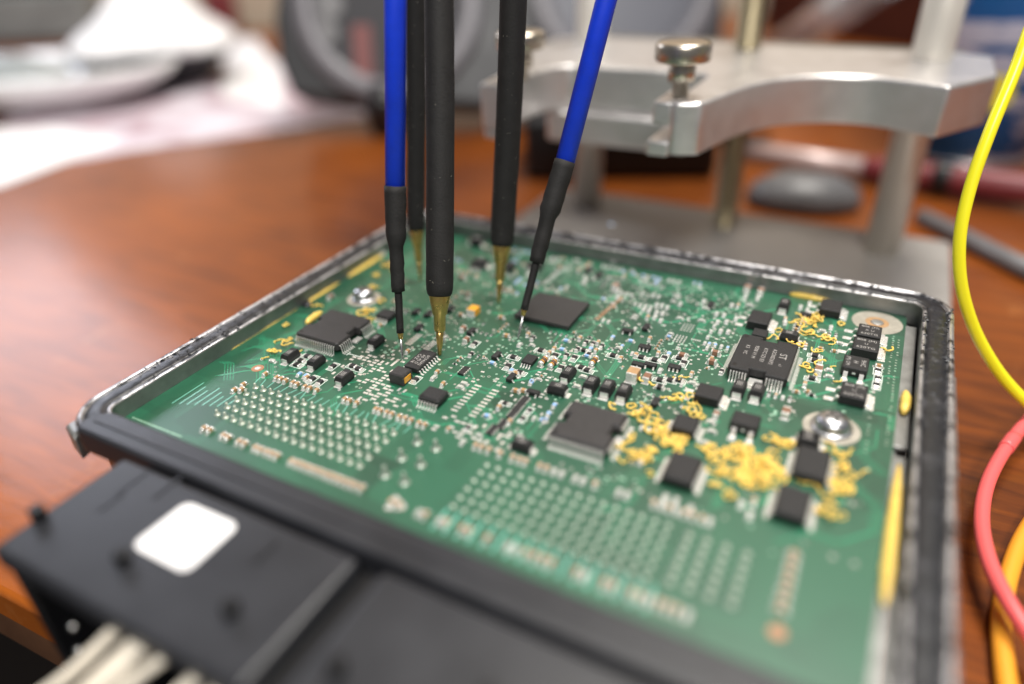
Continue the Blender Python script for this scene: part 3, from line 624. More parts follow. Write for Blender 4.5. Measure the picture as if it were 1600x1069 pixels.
# kind, direction of the long axis, x, y on the board (mm)
SMALL_PARTS = [
    ('sma','y',16.6,35.5), ('sma','y',24.2,36.0), ('sma','y',34.7,33.6), ('sma','y',31.4,49.9),
    ('res','x',19.4,38.1), ('res','x',19.4,35.9), ('res','x',19.7,34.0), ('res','y',28.1,37.3),
    ('res','y',27.3,31.0), ('res','y',29.8,30.7), ('res','x',32.4,39.3), ('res','x',34.3,38.9),
    ('blue','y',23.2,31.2), ('blue','y',25.0,31.2), ('white','x',13.2,32.7), ('cap','y',26.7,57.8),
    ('brown','y',51.1,60.7), ('brown','y',47.5,65.2), ('cap','y',52.3,45.5), ('res','y',53.6,60.5),
    ('orange','y',45.4,74.1), ('cap','x',59.1,67.0), ('sot','y',61.4,57.4), ('sot','y',34.9,68.1),
    ('sot','y',36.8,60.8), ('sot','y',31.2,67.8), ('sot','y',38.8,72.7), ('array','y',57.6,48.7),
    ('res','x',65.2,59.1), ('res','y',65.9,55.0), ('blue','y',67.5,53.6), ('sot','y',69.1,50.6),
    ('cap','x',69.0,52.9), ('blue','x',61.8,54.6), ('blue','y',73.9,51.2), ('res','y',49.3,41.0),
    ('cap','y',56.2,41.9), ('cap','y',40.7,50.2), ('dark','y',55.4,55.7), ('sot','y',50.1,64.9),
    ('white','y',45.4,59.9), ('cap','x',53.3,74.8), ('white','y',64.0,64.7), ('white','y',52.7,43.2),
    ('cap','y',63.8,69.9), ('dark','y',65.6,68.8), ('cap','y',72.3,64.2), ('res','y',73.9,63.9),
    ('res','y',78.4,65.0), ('res','y',77.4,59.6), ('melf','y',72.7,59.9), ('melf','y',75.2,59.8),
    ('melf','y',83.5,64.7), ('sma','y',80.4,56.8), ('res','x',81.7,61.8), ('res','x',83.2,61.3),
    ('sma','x',80.8,50.3), ('smb','y',86.9,54.9), ('smb','y',90.6,55.1), ('smb','y',94.4,55.1),
    ('blue','x',73.5,71.4), ('blue','x',74.3,67.2), ('blue','y',80.5,70.3), ('blue','x',80.8,67.0),
    ('blue','y',83.3,77.7), ('blue','x',87.9,77.9), ('blue','y',73.9,51.4), ('cap','y',76.3,73.6),
    ('cap','y',81.1,73.6), ('dark','y',80.1,72.5), ('dark','y',82.5,72.4), ('dark','y',78.3,72.3),
    ('res','x',69.8,64.6), ('dark','y',76.5,64.9), ('sot','x',85.8,81.5), ('sot','y',89.4,85.4),
    ('sot6','x',92.2,75.9), ('res','x',86.4,69.8), ('res','x',92.7,71.9), ('sot','x',93.2,68.0),
    ('sot','x',95.9,69.0), ('big','y',93.8,62.9), ('cap2','y',96.9,63.6), ('cap','y',72.5,66.4),
    ('dark','x',81.1,67.7), ('res','x',69.6,53.8), ('cap','x',69.4,52.3), ('cap','y',82.0,69.9),
    ('white','x',83.6,58.4), ('white','x',83.8,54.2), ('cap','y',91.3,72.0), ('cap','y',88.7,69.0),
    ('dark','y',77.7,68.6), ('dark','x',79.3,68.8), ('cap','y',91.9,80.6), ('cap','y',95.9,75.0),
    ('blue','y',98.1,76.0), ('brown','x',101.2,76.2), ('res','x',100.9,75.3), ('res','y',97.6,73.8),
    ('res','x',95.9,72.1), ('res','y',102.4,73.7), ('white','y',98.5,68.2), ('dark','x',100.4,61.9),
    ('res','x',99.6,64.5), ('res','x',101.6,65.4), ('white','x',106.4,66.5), ('sot6','x',101.1,70.4),
    ('brown','x',108.0,80.5), ('brown','x',108.3,76.3), ('cap','y',107.8,77.9), ('dark','y',111.2,73.6),
    ('white','x',95.6,94.0), ('white','y',104.8,96.1), ('white','y',106.8,97.1), ('white','x',100.9,95.1),
    ('white','y',106.6,91.9), ('white','y',108.4,92.3), ('white','y',105.4,100.3), ('white','y',106.0,106.6),
    ('white','y',103.5,100.3), ('sot','y',101.0,104.0), ('white','x',100.2,102.0), ('blue','x',100.7,103.3),
    ('white','y',87.1,94.6), ('white','y',89.3,94.3), ('white','y',90.8,94.7), ('white','y',90.9,98.3),
    ('white','y',98.8,105.8), ('white','y',93.4,101.7), ('white','y',89.6,91.7), ('white','y',91.5,90.8),
    ('white','y',108.6,99.7), ('cap','y',105.4,69.7), ('white','x',108.0,65.9), ('sot6','x',92.0,76.0),
    ('cap','y',107.5,106.8), ('white','x',110.2,108.5), ('cap','y',88.0,90.8), ('white','y',85.6,94.7),
    ('white','y',87.9,98.6), ('white','y',89.3,98.7), ('cap2','y',97.3,64.0), ('cap2','y',107.7,117.6),
    ('cap2','y',111.3,117.2), ('smb','y',118.5,110.1), ('sma','x',122.4,94.7), ('cap2','x',128.8,109.9),
    ('cap','y',125.0,93.2), ('cap','y',126.5,93.0), ('res','x',129.1,89.8), ('res','x',129.4,87.5),
    ('res','x',129.9,79.5), ('cap','y',128.8,76.3), ('cap2','y',130.7,83.0), ('cap','x',142.6,90.9),
    ('res','y',142.6,89.0), ('res','y',142.9,85.6), ('res','y',142.8,82.7), ('white','y',133.4,90.1),
    ('white','y',133.5,88.7), ('white','x',133.1,86.6), ('white','x',132.9,84.6), ('white','x',133.1,81.9),
    ('smb','y',116.4,67.2), ('smb','y',120.1,67.5), ('white','y',124.2,116.1), ('white','y',124.2,112.0),
    ('white','y',120.2,102.8), ('white','x',129.1,102.3), ('white','y',130.8,105.0), ('cap','y',119.9,104.5),
    ('white','y',122.4,113.0), ('sot','x',124.2,108.6), ('white','y',110.7,108.4), ('white','x',133.5,97.9),
    ('blue','y',142.8,105.2), ('cap','y',116.7,101.0), ('white','y',108.1,113.3), ('white','y',111.3,113.2),
    ('cap','y',56.2,41.8), ('blue','x',70.9,36.0), ('array','y',75.6,44.0), ('array','y',75.6,41.5),
    ('array','y',75.6,39.0), ('array','y',75.3,34.8), ('array','y',74.4,32.3), ('sot','x',76.2,47.5),
    ('cap','x',72.2,46.7), ('cap','x',73.8,47.4), ('cap','y',71.9,39.7), ('sma','x',82.5,29.8),
    ('cap','y',76.3,36.2), ('white','x',60.2,42.7), ('white','x',60.3,44.4), ('blue','y',73.7,51.7),
    ('cap2','y',96.9,63.9), ('dark','x',100.4,61.4), ('sot','y',101.4,55.4), ('cap','x',106.7,63.5),
    ('white','x',113.7,54.1), ('white','x',114.6,51.2), ('white','x',114.4,47.0), ('white','x',106.5,66.6),
    ('res','x',99.8,64.5), ('res','x',103.4,66.2), ('brown','y',114.1,56.7), ('cap2','y',126.9,63.4),
    ('smb','x',132.4,54.6), ('white','y',104.8,36.1), ('white','y',112.0,28.6), ('white','y',113.9,28.6),
    ('white','y',116.7,27.8), ('white','y',124.5,32.9), ('white','y',126.4,30.9), ('cap','y',126.3,34.5),
    ('blue','y',82.2,45.6), ('blue','y',82.4,42.4), ('blue','y',82.6,40.0), ('blue','x',82.2,39.8),
    ('cap','y',19.9,115.5), ('cap','y',35.0,93.5), ('brown','x',18.8,103.6), ('brown','x',31.6,90.8),
    ('sot','y',14.0,127.6), ('dark','y',4.5,110.5), ('brown','y',46.1,87.0), ('brown','y',4.1,64.9),
    ('cap','y',5.2,92.5), ('smb','x',32.6,100.7), ('smb','x',23.1,114.3), ('white','x',36.4,101.6),
    ('white','y',48.3,100.7), ('cap','x',42.9,71.5), ('cap','y',43.8,60.8), ('sot','y',5.6,89.7),
    ('sot','y',-0.5,100.3), ('blue','x',56.3,147.5), ('cap','y',8.7,119.6), ('cap2','y',74.3,103.6),
    ('sot','y',67.2,109.0), ('white','y',64.9,104.4), ('white','y',75.6,102.2), ('white','y',76.8,98.5),
    ('cap','x',54.5,109.5), ('cap','y',60.6,109.8), ('white','x',57.0,115.9), ('cap','y',74.1,111.1),
    ('cap','y',67.6,120.4), ('sot','y',63.3,110.6), ('white','y',-0.1,95.7),
]
for k, d, x, y in SMALL_PARTS:
    if free(x, y, -0.35) or k in ('sma', 'smb', 'melf', 'big', 'orange'): put(k, d, x, y)
# rows of tan capacitors
for x in (16, 19.6, 20.9, 22.4, 24.6, 25.9, 28.3, 29.6, 31.6, 39.7, 41.0, 43.0, 48.2, 49.4, 51.0, 52.4, 54.4, 55.8, 57.3, 59.4, 60.8): put('cap', 'y', x, 27.5)
for x in (70.8, 73.8, 75.2, 76.8, 79.4, 82.2, 83.7, 85.0, 88.0, 89.4, 91.0, 92.6, 95.4, 97.0, 99.4, 104.0, 105.6, 110.6, 112.0, 113.4, 114.8, 116.2, 117.6, 119.2, 120.6): put('cap' if rnd.random() < .6 else 'white', 'y', x, 26.3)
for x in (19.4, 21.0, 25.0, 26.4, 29.5, 31.0, 34.0, 35.4, 37.0, 38.4, 39.8, 43.6, 45.0, 46.4, 47.8, 49.2, 50.6, 52.2, 53.6, 55.0, 56.4, 57.8, 59.2, 60.8): put('cap', 'y', x, 6.4)
for x in (68.0, 69.6, 74.0, 75.4, 78.4, 79.8, 83.0, 84.4, 88.0, 92.0, 93.4, 95.4, 97.0, 98.6, 100.0, 104.4, 105.8, 109.2, 110.6, 113.6, 115.0, 116.4, 118.0, 119.4, 120.8, 122.4): put('cap' if rnd.random() < .7 else 'white', 'y', x, 5.9)
for y in (13.0, 15.0, 17.0, 19.0, 21.0, 23.0, 25.0): put('cap', 'x', 134.6, y)
for x, y in ((26.0, 30.6), (14.4, 19.6), (15.8, 20.4), (14.6, 22.0)): put('cap', 'y', x, y)

# ---- screws, rings, hole
def screw(x, y, r, label, z0=BZ):
    pads.ring(x, y, PADZ+0.012, 0.5, r*1.62, 40, 2)
    pr = [(r*1.18, 0.02), (r*1.18, 0.5), (r*1.05, 0.6), (r, 0.62), (r, 1.3), (r*0.96, 1.9), (r*0.84, 2.5), (r*0.60, 2.88), (r*0.30, 3.05), (0.0, 3.1)]
    o = MB().lathe(pr, (0, 0, 0), 40).build('screw', ['screw_metal'], ecu, (x, y, z0+0.05)); o['label'] = label
    for a in (0.4, 0.4+PI/2):
        c, s_ = math.cos(a), math.sin(a); L_, w = r*0.55, 0.42
        pts = [(c*L_-s_*w, s_*L_+c*w), (-c*L_-s_*w, -s_*L_+c*w), (-c*L_+s_*w, -s_*L_-c*w), (c*L_+s_*w, s_*L_-c*w)][::-1]
        if a > 1: pts = pts
        MB().prism([(p[0], p[1]) for p in pts][::-1], 2.2, 3.08+(0.004 if a > 1 else 0), 0).build('recess', ['epoxy_grey'], o)  # dark cross inlay, its colour standing for shade in a recess
    take(x-r*1.9, x+r*1.9, y-r*1.9, y+r*1.9)
screw(135.9, 62.8, 3.4, 'bright pan-head screw at the right of the board')
screw(12.8, 68.8, 2.9, 'bright pan-head screw near the far left rim')
pads.ring(140.8, 115.4-2.6, PADZ+0.012, 2.7, 5.9, 40, 2); take(134, 147, 106.5, 119)
MB().lathe([(0.0, 0.1), (1.3, 0.25), (1.7, 0.0)], (140.8, 112.8, BZ+0.02), 24).build('screw_boss', ['tray_metal'], ecu)
MB().lathe([(1.7, 0.0), (2.75, 0.05)], (140.8, 112.8, BZ+0.045), 32).build('hole_wall', ['ceramic_tan'], ecu)
# fiducial
pads.disc(12.0, 29.0, PADZ+0.01, 1.5, 24, 3); pads.box(11.4, 12.6, 28.4, 29.6, PADZ, PADZ+0.03, 1); take(10, 14, 27, 31)
pads.disc(134.9, 9.0, PADZ+0.01, 1.3, 24, 3); take(133, 137, 7, 11)

# ---- rows of bare pads
for i in range(9):
    for x in (63.4, 67.9): pad(x-0.85, x+0.85, 35.0+i*1.27-0.28, 35.0+i*1.27+0.28, 1)
take(62, 70, 34, 46)
for x, y0, n in ((38.4, 53.5, 9), (43.9, 53.5, 7)):
    for i in range(n): pad(x-0.9, x+0.9, y0+i*0.65-0.2, y0+i*0.65+0.2, 1)
    take(x-1.2, x+1.2, y0-0.5, y0+n*.65)
for gx, gy, nx, ny, dx, dy in ((97.3, 82.7, 4, 4, .78, 1.0), (97.4, 88.8, 4, 4, .78, 1.1), (101.1, 85.3, 5, 1, .5, 1), (101.1, 90.9, 5, 1, .5, 1)):
    for i in range(nx):
        for j in range(ny): pad(gx+i*dx-.17, gx+i*dx+.17, gy+j*dy-.33, gy+j*dy+.33, 1)
    take(gx-.5, gx+nx*dx, gy-.5, gy+ny*dy)
for i in range(16): pad(76.2+i*0.08-.6, 76.2+i*0.08+.6, 85+i*0.75-.2, 85+i*0.75+.2, 3)
rg = random.Random(31)
def loose_pads(n, x0, x1, y0, y1, sx, sy):
    k = 0
    for _ in range(n*12):
        x, y = rg.uniform(x0, x1), rg.uniform(y0, y1)
        x = round(x/1.5)*1.5; y = round(y/1.1)*1.1
        if not free(x, y, 0.5): continue
        a, b = (sx, sy) if int(x/6+y/5) % 3 else (sy, sx)
        pad(x-a/2, x+a/2, y-b/2, y+b/2, 1); take(x-a/2, x+a/2, y-b/2, y+b/2); k += 1
        if k >= n: break
loose_pads(46, 30, 44, 34, 46, 1.1, 0.65)
loose_pads(26, 42, 54, 29.5, 37, 1.3, 0.6)
loose_pads(24, 60, 80, 26.5, 34, 1.2, 0.7)
loose_pads(20, 96, 108, 66, 84, 0.6, 0.5)
loose_pads(40, 80, 110, 85, 112, 0.8, 0.6)
loose_pads(26, 60, 86, 40, 58, 0.9, 0.55)

# ---- connector pin fields
pin = MB(); pin.lathe([(0.92, 0.0), (0.86, 0.06), (0.5, 0.28), (0.36, 0.6), (0.33, 1.7), (0.2, 1.85), (0.0, 1.88)], (0, 0, 0), 12)
pin_me = pin.mesh('contact_pin', ['pin_dull'])
pin_low = pin.mesh('contact_pin', ['tin_dull'])
npin = 0
def pins(xs, ys, stag=0.0, k=1.0, kz=1.0, me=pin_me):
    global npin
    for j, y in enumerate(ys):
        for x in xs:
            o = link('contact_pin', me, ecu, (x+stag*(j % 2), y, PADZ)); npin += 1
            if k != 1: o.scale = (k, k, k*kz)
pins([17.6+2.42*i for i in range(17)], [11.5, 14.3, 17.1, 19.9, 22.7], k=0.8, kz=0.85); take(16, 58.5, 10, 24)
pins([78.4+2.4*i for i in range(16)], [10.2, 12.7, 15.2, 17.7, 20.2, 22.6], k=0.62, kz=0.35, me=pin_low); take(77, 116, 9, 24)
pins([118.2, 121.2, 124.4, 127.8], [11, 13.2, 15.4, 17.6, 19.8, 22], k=0.8, kz=.5, me=pin_low); take(117, 129, 9.5, 23)
pins([62.4, 66.9], [11.5, 17.0, 22.4], k=1.25, me=pin_low); take(60.5, 69, 9.5, 24.5)
for x, y in ((67.9, 7.1), (68.2, 4.9), (70.2, 5.9)): pads.disc(x, y, PADZ+.05, 0.8, 16, 1)

# ---- vias
vias = MB(); rg = random.Random(5)
def via_field(n, x0, x1, y0, y1, cl=0.5):
    cs = [(rg.uniform(x0, x1), rg.uniform(y0, y1)) for _ in range(max(3, n//28))]
    for _ in range(n):
        if rg.random() < cl:
            c = rg.choice(cs); x, y = c[0]+rg.gauss(0, 2.2), c[1]+rg.gauss(0, 2.2)
        else: x, y = rg.uniform(x0, x1), rg.uniform(y0, y1)
        x = round(x/0.55)*0.55; y = round(y/0.55)*0.55
        if not (x0 < x < x1 and y0 < y < y1 and free(x, y, 0.25)): continue
        r = rg.choice((0.24, 0.28, 0.34, 0.42)); z = BZ+rg.uniform(0.014, 0.02); b = rg.random()
        if b < 0.5: vias.disc(x, y, z, r, 8, 2)
        else: vias.ring(x, y, z, r*0.42, r, 10, 0 if b < 0.82 else 1); vias.disc(x, y, z-0.002, r*0.44, 8, 3)
via_field(1500, 34, 112, 46, 116)
via_field(330, 96, 143, 60, 112)
via_field(220, 8, 46, 28, 66, 0.3)
via_field(260, 44, 108, 28, 60, 0.5)
via_field(160, 6, 60, 66, 114, 0.4)
via_field(60, 100, 144, 24, 58, 0.2)
for x, st_, y0, y1 in ((144.9, 1.05, 85, 108), (146.1, 1.25, 62, 108), (143.6, 1.6, 86, 106), (142.6, 1.5, 58, 70)):
    y = y0
    while y < y1:
        vias.disc(x+rg.uniform(-.1, .1), y, BZ+0.016, 0.26, 8, 0 if rg.random() < .7 else 2); y += st_*rg.choice((1, 1, 2))
x = 1.6
while x < 17: vias.disc(x, 2.6, BZ+0.016, 0.27, 8, 2); x += 0.62
tag(vias.build('via_holes', ['tin_dull', 'tin', 'via_ring', 'plastic_deep'], ecu), kind='stuff')

# ---- extra small parts in the dense far field
rg = random.Random(77)
def scatter(n, x0, x1, y0, y1, kinds):
    k = 0
    for _ in range(n*15):
        x, y = rg.uniform(x0, x1), rg.uniform(y0, y1); x = round(x/1.1)*1.1; y = round(y/1.1)*1.1
        d = 'y' if (int(x/9)+int(y/7)) % 3 else 'x'; kd = rg.choice(kinds); run = rg.randint(2, 5); stp = 2.0 if kd in ('res', 'brown') else 1.45
        ax = rg.random() < 0.75
        for i in range(run):
            xx, yy = (x+i*stp, y) if (d == 'y') == ax else (x, y+i*stp)
            if not ax: xx, yy = (x, y+i*3.1) if d == 'y' else (x+i*3.1, y)
            if xx > x1 or yy > y1 or not free(xx, yy, 0.62): continue
            q_ = put(kd if rg.random() < .8 else rg.choice(kinds), d, xx, yy, 0.78); k += 1
        if k >= n: break
scatter(70, 20, 62, 84, 116, ('cap', 'cap', 'brown', 'white', 'res', 'white', 'blue', 'cap_s'))
scatter(64, 60, 96, 92, 116, ('white', 'white', 'cap', 'res_s', 'cap_s', 'blue', 'white'))
scatter(16, 16, 44, 60, 84, ('cap', 'white', 'dark', 'brown'))
scatter(34, 76, 110, 72, 98, ('white', 'cap_s', 'res_s', 'blue', 'white', 'white'))
scatter(44, 50, 110, 46, 76, ('cap_s', 'res_s', 'res_s', 'cap_s', 'white'))
scatter(16, 120, 134, 60, 108, ('cap', 'white', 'res', 'dark'))
scatter(8, 60, 82, 28, 44, ('cap', 'res', 'white'))
for x, y in ((30.0, 98.0), (38.5, 100.0), (46.0, 104.0), (33, 107)):
    big_chip('microchip', x, x+4.2, y, y+4.0, 1.8, [('v', 4, .4, 1.0, None, -.7, .7)], None, None, top=0.15)
tag(pads.build('solder_pads', ['tin', 'tin', 'pad_beige', 'copper'], ecu), kind='stuff')
silk.box(27.6, 31.8, 43.5, 43.75, BZ, BZ+0.012).box(27.5, 27.75, 42.9, 44.4, BZ, BZ+.014).box(31.6, 31.85, 43.2, 44.1, BZ, BZ+.014)
tag(silk.build('white_outlines', ['silk'], ecu), kind='stuff')

# ---- copper traces
tr = MB(); rg = random.Random(12)
def ribbon(pts, w, mi=0, z=BZ+0.006):
    P_ = [Vector((p[0], p[1])) for p in pts]; n = len(P_); vs = []
    for i in range(n):
        t = (P_[min(i+1, n-1)]-P_[max(i-1, 0)]).normalized(); k = Vector((-t.y, t.x))*w/2
        vs += [(P_[i].x+k.x, P_[i].y+k.y, z), (P_[i].x-k.x, P_[i].y-k.y, z)]
    tr.add(vs, [(2*i, 2*i+1, 2*i+3, 2*i+2) for i in range(n-1)], mi)
def route(x, y, d, n, w, mi, k=1, gap=0.5):
    dirs = [(1, 0), (.7071, .7071), (0, 1), (-.7071, .7071), (-1, 0), (-.7071, -.7071), (0, -1), (.7071, -.7071)]
    pts = [(x, y)]; a = d
    for _ in range(n):
        L_ = rg.uniform(1.5, 9); x += dirs[a][0]*L_; y += dirs[a][1]*L_; x = min(146, max(1.2, x)); y = min(118, max(1.2, y)); pts.append((x, y)); a = (a+rg.choice((-1, 1))) % 8
    for j in range(k): ribbon([(p[0]+j*gap, p[1]+j*gap*0.6) for p in pts], w, mi, BZ+0.006+0.0004*(len(tr.f) % 12))
for _ in range(120): route(rg.uniform(5, 143), rg.uniform(28, 115), rg.randrange(8), rg.randint(2, 4), rg.choice((.16, .2, .3)), 0, rg.randint(1, 4), 0.5)
for _ in range(26): route(rg.uniform(2, 22), rg.uniform(20, 62), rg.choice((1, 2, 3)), 2, .2, 0, rg.randint(2, 5), 0.6)
for i in range(8): ribbon([(5+i*1.7, 10+i*0.6), (5+i*1.7, 19-(i % 3))], 0.28, 1, BZ+0.012)
for i in range(22): ribbon([(16+i*2.0, 23.8), (16+i*2.0+rg.uniform(-1, 1), 26.3)], 0.22, 1, BZ+0.012)
for i in range(17): ribbon([(78+i*2.4, 3.8), (78+i*2.4, 9.2)], 0.5, 1, BZ+0.012)
tag(tr.build('copper_traces', ['trace', 'trace_light'], ecu), kind='stuff')

# ---- yellow silicone
def glue(px, py, w, h, n, r=0.30, tall=0.9, seed=0):
    rg = random.Random(int(px*7+py*13+seed)); c = on(px, py, BZ+0.6); mb = MB()
    for _ in range(n):
        x, y = c.x+rg.uniform(-w/2, w/2), c.y+rg.uniform(-h/2, h/2); z = BZ+0.15+rg.random()*tall*0.5
        a = rg.uniform(0, 2*PI); cv = rg.choice((-1, 1)); pts = []
        for k in range(rg.randint(6, 14)):
            pts.append((x, y, z)); a += cv*rg.uniform(0.2, 0.95); st_ = rg.uniform(0.35, 0.6)
            x += math.cos(a)*st_; y += math.sin(a)*st_; z = max(BZ+0.15, min(BZ+0.2+tall*1.6, z+rg.uniform(-0.25, 0.3)))
            if rg.random() < 0.08: cv = -cv
        pts = smooth_path(pts, 3); rr_ = r*rg.uniform(0.75, 1.2)
        mb.tube(pts, [rr_*(1+0.18*math.sin(i*0.9+a)) * (0.4 if i in (0, len(pts)-1) else 1) for i in range(len(pts))], 7)
    for _ in range(n//8 if n >= 9 else 0):
        x, y = c.x+rg.gauss(0, w/4), c.y+rg.gauss(0, h/4); rx, ry, hz = rg.uniform(.5, 1.2), rg.uniform(.5, 1.1), rg.uniform(.5, 1.2); N = 12
        vs = [(x+rx*k*math.cos(2*PI*i/N)*(1+.15*math.sin(3*i)), y+ry*k*math.sin(2*PI*i/N)*(1+.15*math.cos(2*i)), BZ+zz*hz) for k, zz in ((1.0, 0), (.95, .35), (.75, .7), (.4, .95)) for i in range(N)]
        mb.add(vs+[(x, y, BZ+hz)], [(q*N+i, q*N+(i+1) % N, (q+1)*N+(i+1) % N, (q+1)*N+i) for q in range(3) for i in range(N)]+[(3*N+i, 3*N+(i+1) % N, 4*N) for i in range(N)], 0, True)
    return mb.build('silicone_bead', ['silicone'], ecu)
for a in ((1048, 585, 1, 1, 1), (1030, 600, 2, 2, 2), (1062, 590, 1.5, 1, 1), (1045, 618, 4, 2, 4), (1078, 627, 5, 2.5, 6), (985, 632, 2, 1.5, 2), (966, 634, 1.5, 2, 2),
          (1000, 645, 5, 3, 14), (1022, 662, 4, 3, 10), (1040, 680, 7, 4, 24), (1088, 643, 6, 1.2, 9), (983, 688, 2.5, 2.5, 5), (984, 715, 2, 3, 6), (1015, 710, 4, 4, 14), (1058, 694, 6, 1, 9),
          (1105, 706, 3, 1.6, 5), (1132, 714, 5, 2, 10), (1165, 702, 3, 2, 6), (1182, 716, 7, 4, 30), (1150, 738, 7, 4, 26), (1200, 735, 7, 4, 26), (1212, 690, 4, 2.5, 9), (1236, 692, 4, 2, 8),
          (1135, 765, 4, 2, 5), (1186, 756, 6, 2.5, 10), (1308, 705, 2.5, 2.5, 7), (1325, 728, 3, 3, 9), (1313, 755, 4, 4, 14), (1250, 752, 1.5, .8, 3), (1293, 803, 3, 3, 9), (1280, 770, 2, 1, 3),
          (1245, 505, 3, 1.5, 5), (1262, 500, 4, 2.5, 13), (1282, 495, 3, 1.5, 6), (1258, 518, 2.5, 1.5, 6), (1216, 517, 1.5, .8, 2), (1240, 533, 2.5, .6, 4), (1258, 537, 1.5, 1, 2),
          (1280, 528, 1.5, 1, 2), (1298, 527, 2, 2.5, 6), (1282, 546, 1.5, 1.5, 3), (1267, 574, 2, 2, 7), (1303, 578, 1.5, .5, 1), (1300, 592, 2, .4, 2), (1376, 540, .5, .8, 1), (1319, 505, .6, .6, 1),
          (1196, 527, 1, .5, 2), (450, 528, 1.5, 3, 4), (424, 549, 1.5, 1.5, 5), (407, 558, .5, 1, 1), (473, 546, 1, 1, 2), (563, 488, 2.5, 2.5, 8), (577, 499, 1.5, 1.5, 4), (601, 470, 1, .8, 2),
          (590, 481, 1, .8, 2), (449, 505, 2, 1, 2), (492, 474, 1.5, 1, 3), (600, 415, 3, 2, 5), (585, 430, 2, 2, 4), (592, 446, 2, 2, 3), (618, 420, 2, 2, 4), (1000, 735, 2, 2, 2)):
    glue(*a[:4], max(1, round(a[4]*0.66)), r=0.19 if a[4] < 10 else 0.22, tall=0.5 if a[4] < 8 else 1.1)
# fat blob along the left chip and the squeezed-out beads along the walls
def blob(path, rx, rz, name='silicone_bead'):
    P_ = smooth_path(path, 6); n = len(P_); rg = random.Random(n)
    mb = MB().tube(P_, [rx*max(0.25, math.sin(PI*(i+0.5)/n)**0.5)*rg.uniform(.88, 1.12) for i in range(n)], 10)
    z0 = path[0][2]; mb.v = [(v[0], v[1], z0+(v[2]-z0)*rz) for v in mb.v]
    return mb.build(name, ['silicone'], ecu)
a, b = on(478, 502, -3), on(502, 484, -3); blob([(a.x, a.y, -3.6), ((a.x+b.x)/2-.3, (a.y+b.y)/2, -3.6), (b.x, b.y, -3.6)], 1.0, 0.9)
blob([(148.5, 74.0, -4.7), (148.7, 78.0, -4.7), (148.5, 82.5, -4.7)], 1.15, 1.3)
blob([(148.3, 21.0, -4.8), (148.3, 30.0, -4.8), (148.4, 42.0, -4.8), (148.6, 56.0, -4.8)], 1.1, 1.2)
blob([(118.5, 119.7, -4.8), (123, 119.8, -4.7), (129, 119.6, -4.8)], 1.1, 1.0)
blob([(-0.6, 28.0, -5.0), (-0.6, 42, -5), (-0.5, 58.0, -5.0)], 0.35, 0.8)  # this and the next also turn thin yellow wall reflections into solid beads
blob([(-0.4, 60.0, -5.0), (-0.3, 66, -5), (-0.4, 74.0, -5.0)], 0.5, 0.9)
blob([(-0.4, 78.0, -5.0), (-0.4, 86, -5), (-0.4, 96.0, -5.0)], 0.8, 0.9)
MB().lathe([(1.6, 0), (1.5, .5), (0.9, .9), (0, 1)], (0.8, 59, BZ), 14).build('sealant_lump', ['sealant'], ecu)
rebase(ecu, (75, 60, -31))

# ------------------------------------------------------------------ connector plugs
def rrect(x0, x1, y0, y1, r, n=5):
    o = []
    for cx, cy, a0 in ((x1-r, y0+r, -PI/2), (x1-r, y1-r, 0), (x0+r, y1-r, PI/2), (x0+r, y0+r, PI)):
        for i in range(n): a = a0+PI/2*i/(n-1); o.append((cx+r*math.cos(a), cy+r*math.sin(a)))
    return o
def plug(label, x0, x1, wires=True):
    p = thing('connector_plug', label, 'connector', group='connector plugs along the near side of the control unit')
    MB().prism(rrect(x0, x1, -35.5, -10.2, 1.2), -4.5, 0.0).build('top_cover', ['plastic_black'], p, bevel=1.0, seg=3)
    sh_ = MB(); sh_.box(x0+0.4, x0+3, -34.6, -9.2, TABLE_Z+0.1, -4.6).box(x1-3, x1-0.4, -34.6, -9.2, TABLE_Z+0.1, -4.6).box(x0+3, x1-3, -14, -9.4, TABLE_Z+0.1, -4.6).box(x0+3.1, x1-3.1, -33.5, -14.1, TABLE_Z+0.1, TABLE_Z+3)
    sh_.build('shell', ['plastic_deep'], p, bevel=0.6)
    return p
p1 = plug('black connector plug with a white sticker and cream wires', 18.2, 74.4)
MB().prism(rrect(39.2, 51.8, -24.8, -13.6, 1.6), 0.02, 0.14).build('sticker', ['sticker'], p1)
for x, y in ((16.9+2.6, -27.6), (41.1, -27.5), (64.1, -26.9)): MB().cyl((x, y, 0), 1.25, -0.1, 2.6, 16, ch=0.3).build('peg', ['plastic_deep'], p1)
for x, y, l in ((26, -14.5, 7), (33, -12.6, 6), (27, -19.5, 5), (60, -16, 5)): MB().box(x-0.35, x+0.35, y-l/2, y+l/2, -0.1, 0.16).build('rib', ['plastic_deep'], p1)
for x, z in ((30.5, -14), (27.5, -22)): MB().lathe([(0.8, 0), (0.7, 1.0), (0.4, 1.2), (0, 1.3)], (x, -33.6, z), 16, axis=(0, -1, 0)).build('latch_pin', ['steel'], p1)  # added steel studs standing for small bluish highlights on the shell
rg = random.Random(4)
for i, (x, z, ex, ez) in enumerate(((46.2, -5.0, 27, -25), (49.4, -6.4, 32.5, -28), (52.4, -5.0, 36, -22), (55.6, -6.6, 42, -27), (48.8, -10.4, 30, -34), (63.6, -5.2, 49, -24), (66.2, -7.2, 55, -29), (74.0, -6.0, 60, -24))):
    j1, j2 = rg.uniform(-1.2, 1.2), rg.uniform(-1.2, 1.2)
    pts = smooth_path([(x+1.5, -24, z), (x, -33.5, z), (x-4.5+j1, -41, z-5+j2), (ex+j2, -52, ez), (ex-8, -66, ez-16)], 6)
    MB().tube(pts, rg.uniform(0.92, 1.05), 12).build('wire', ['cream_wire'], p1)
rebase(p1, (47, -22, TABLE_Z))
p2 = plug('plain black connector plug beside the one with the sticker', 79.0, 146.0)
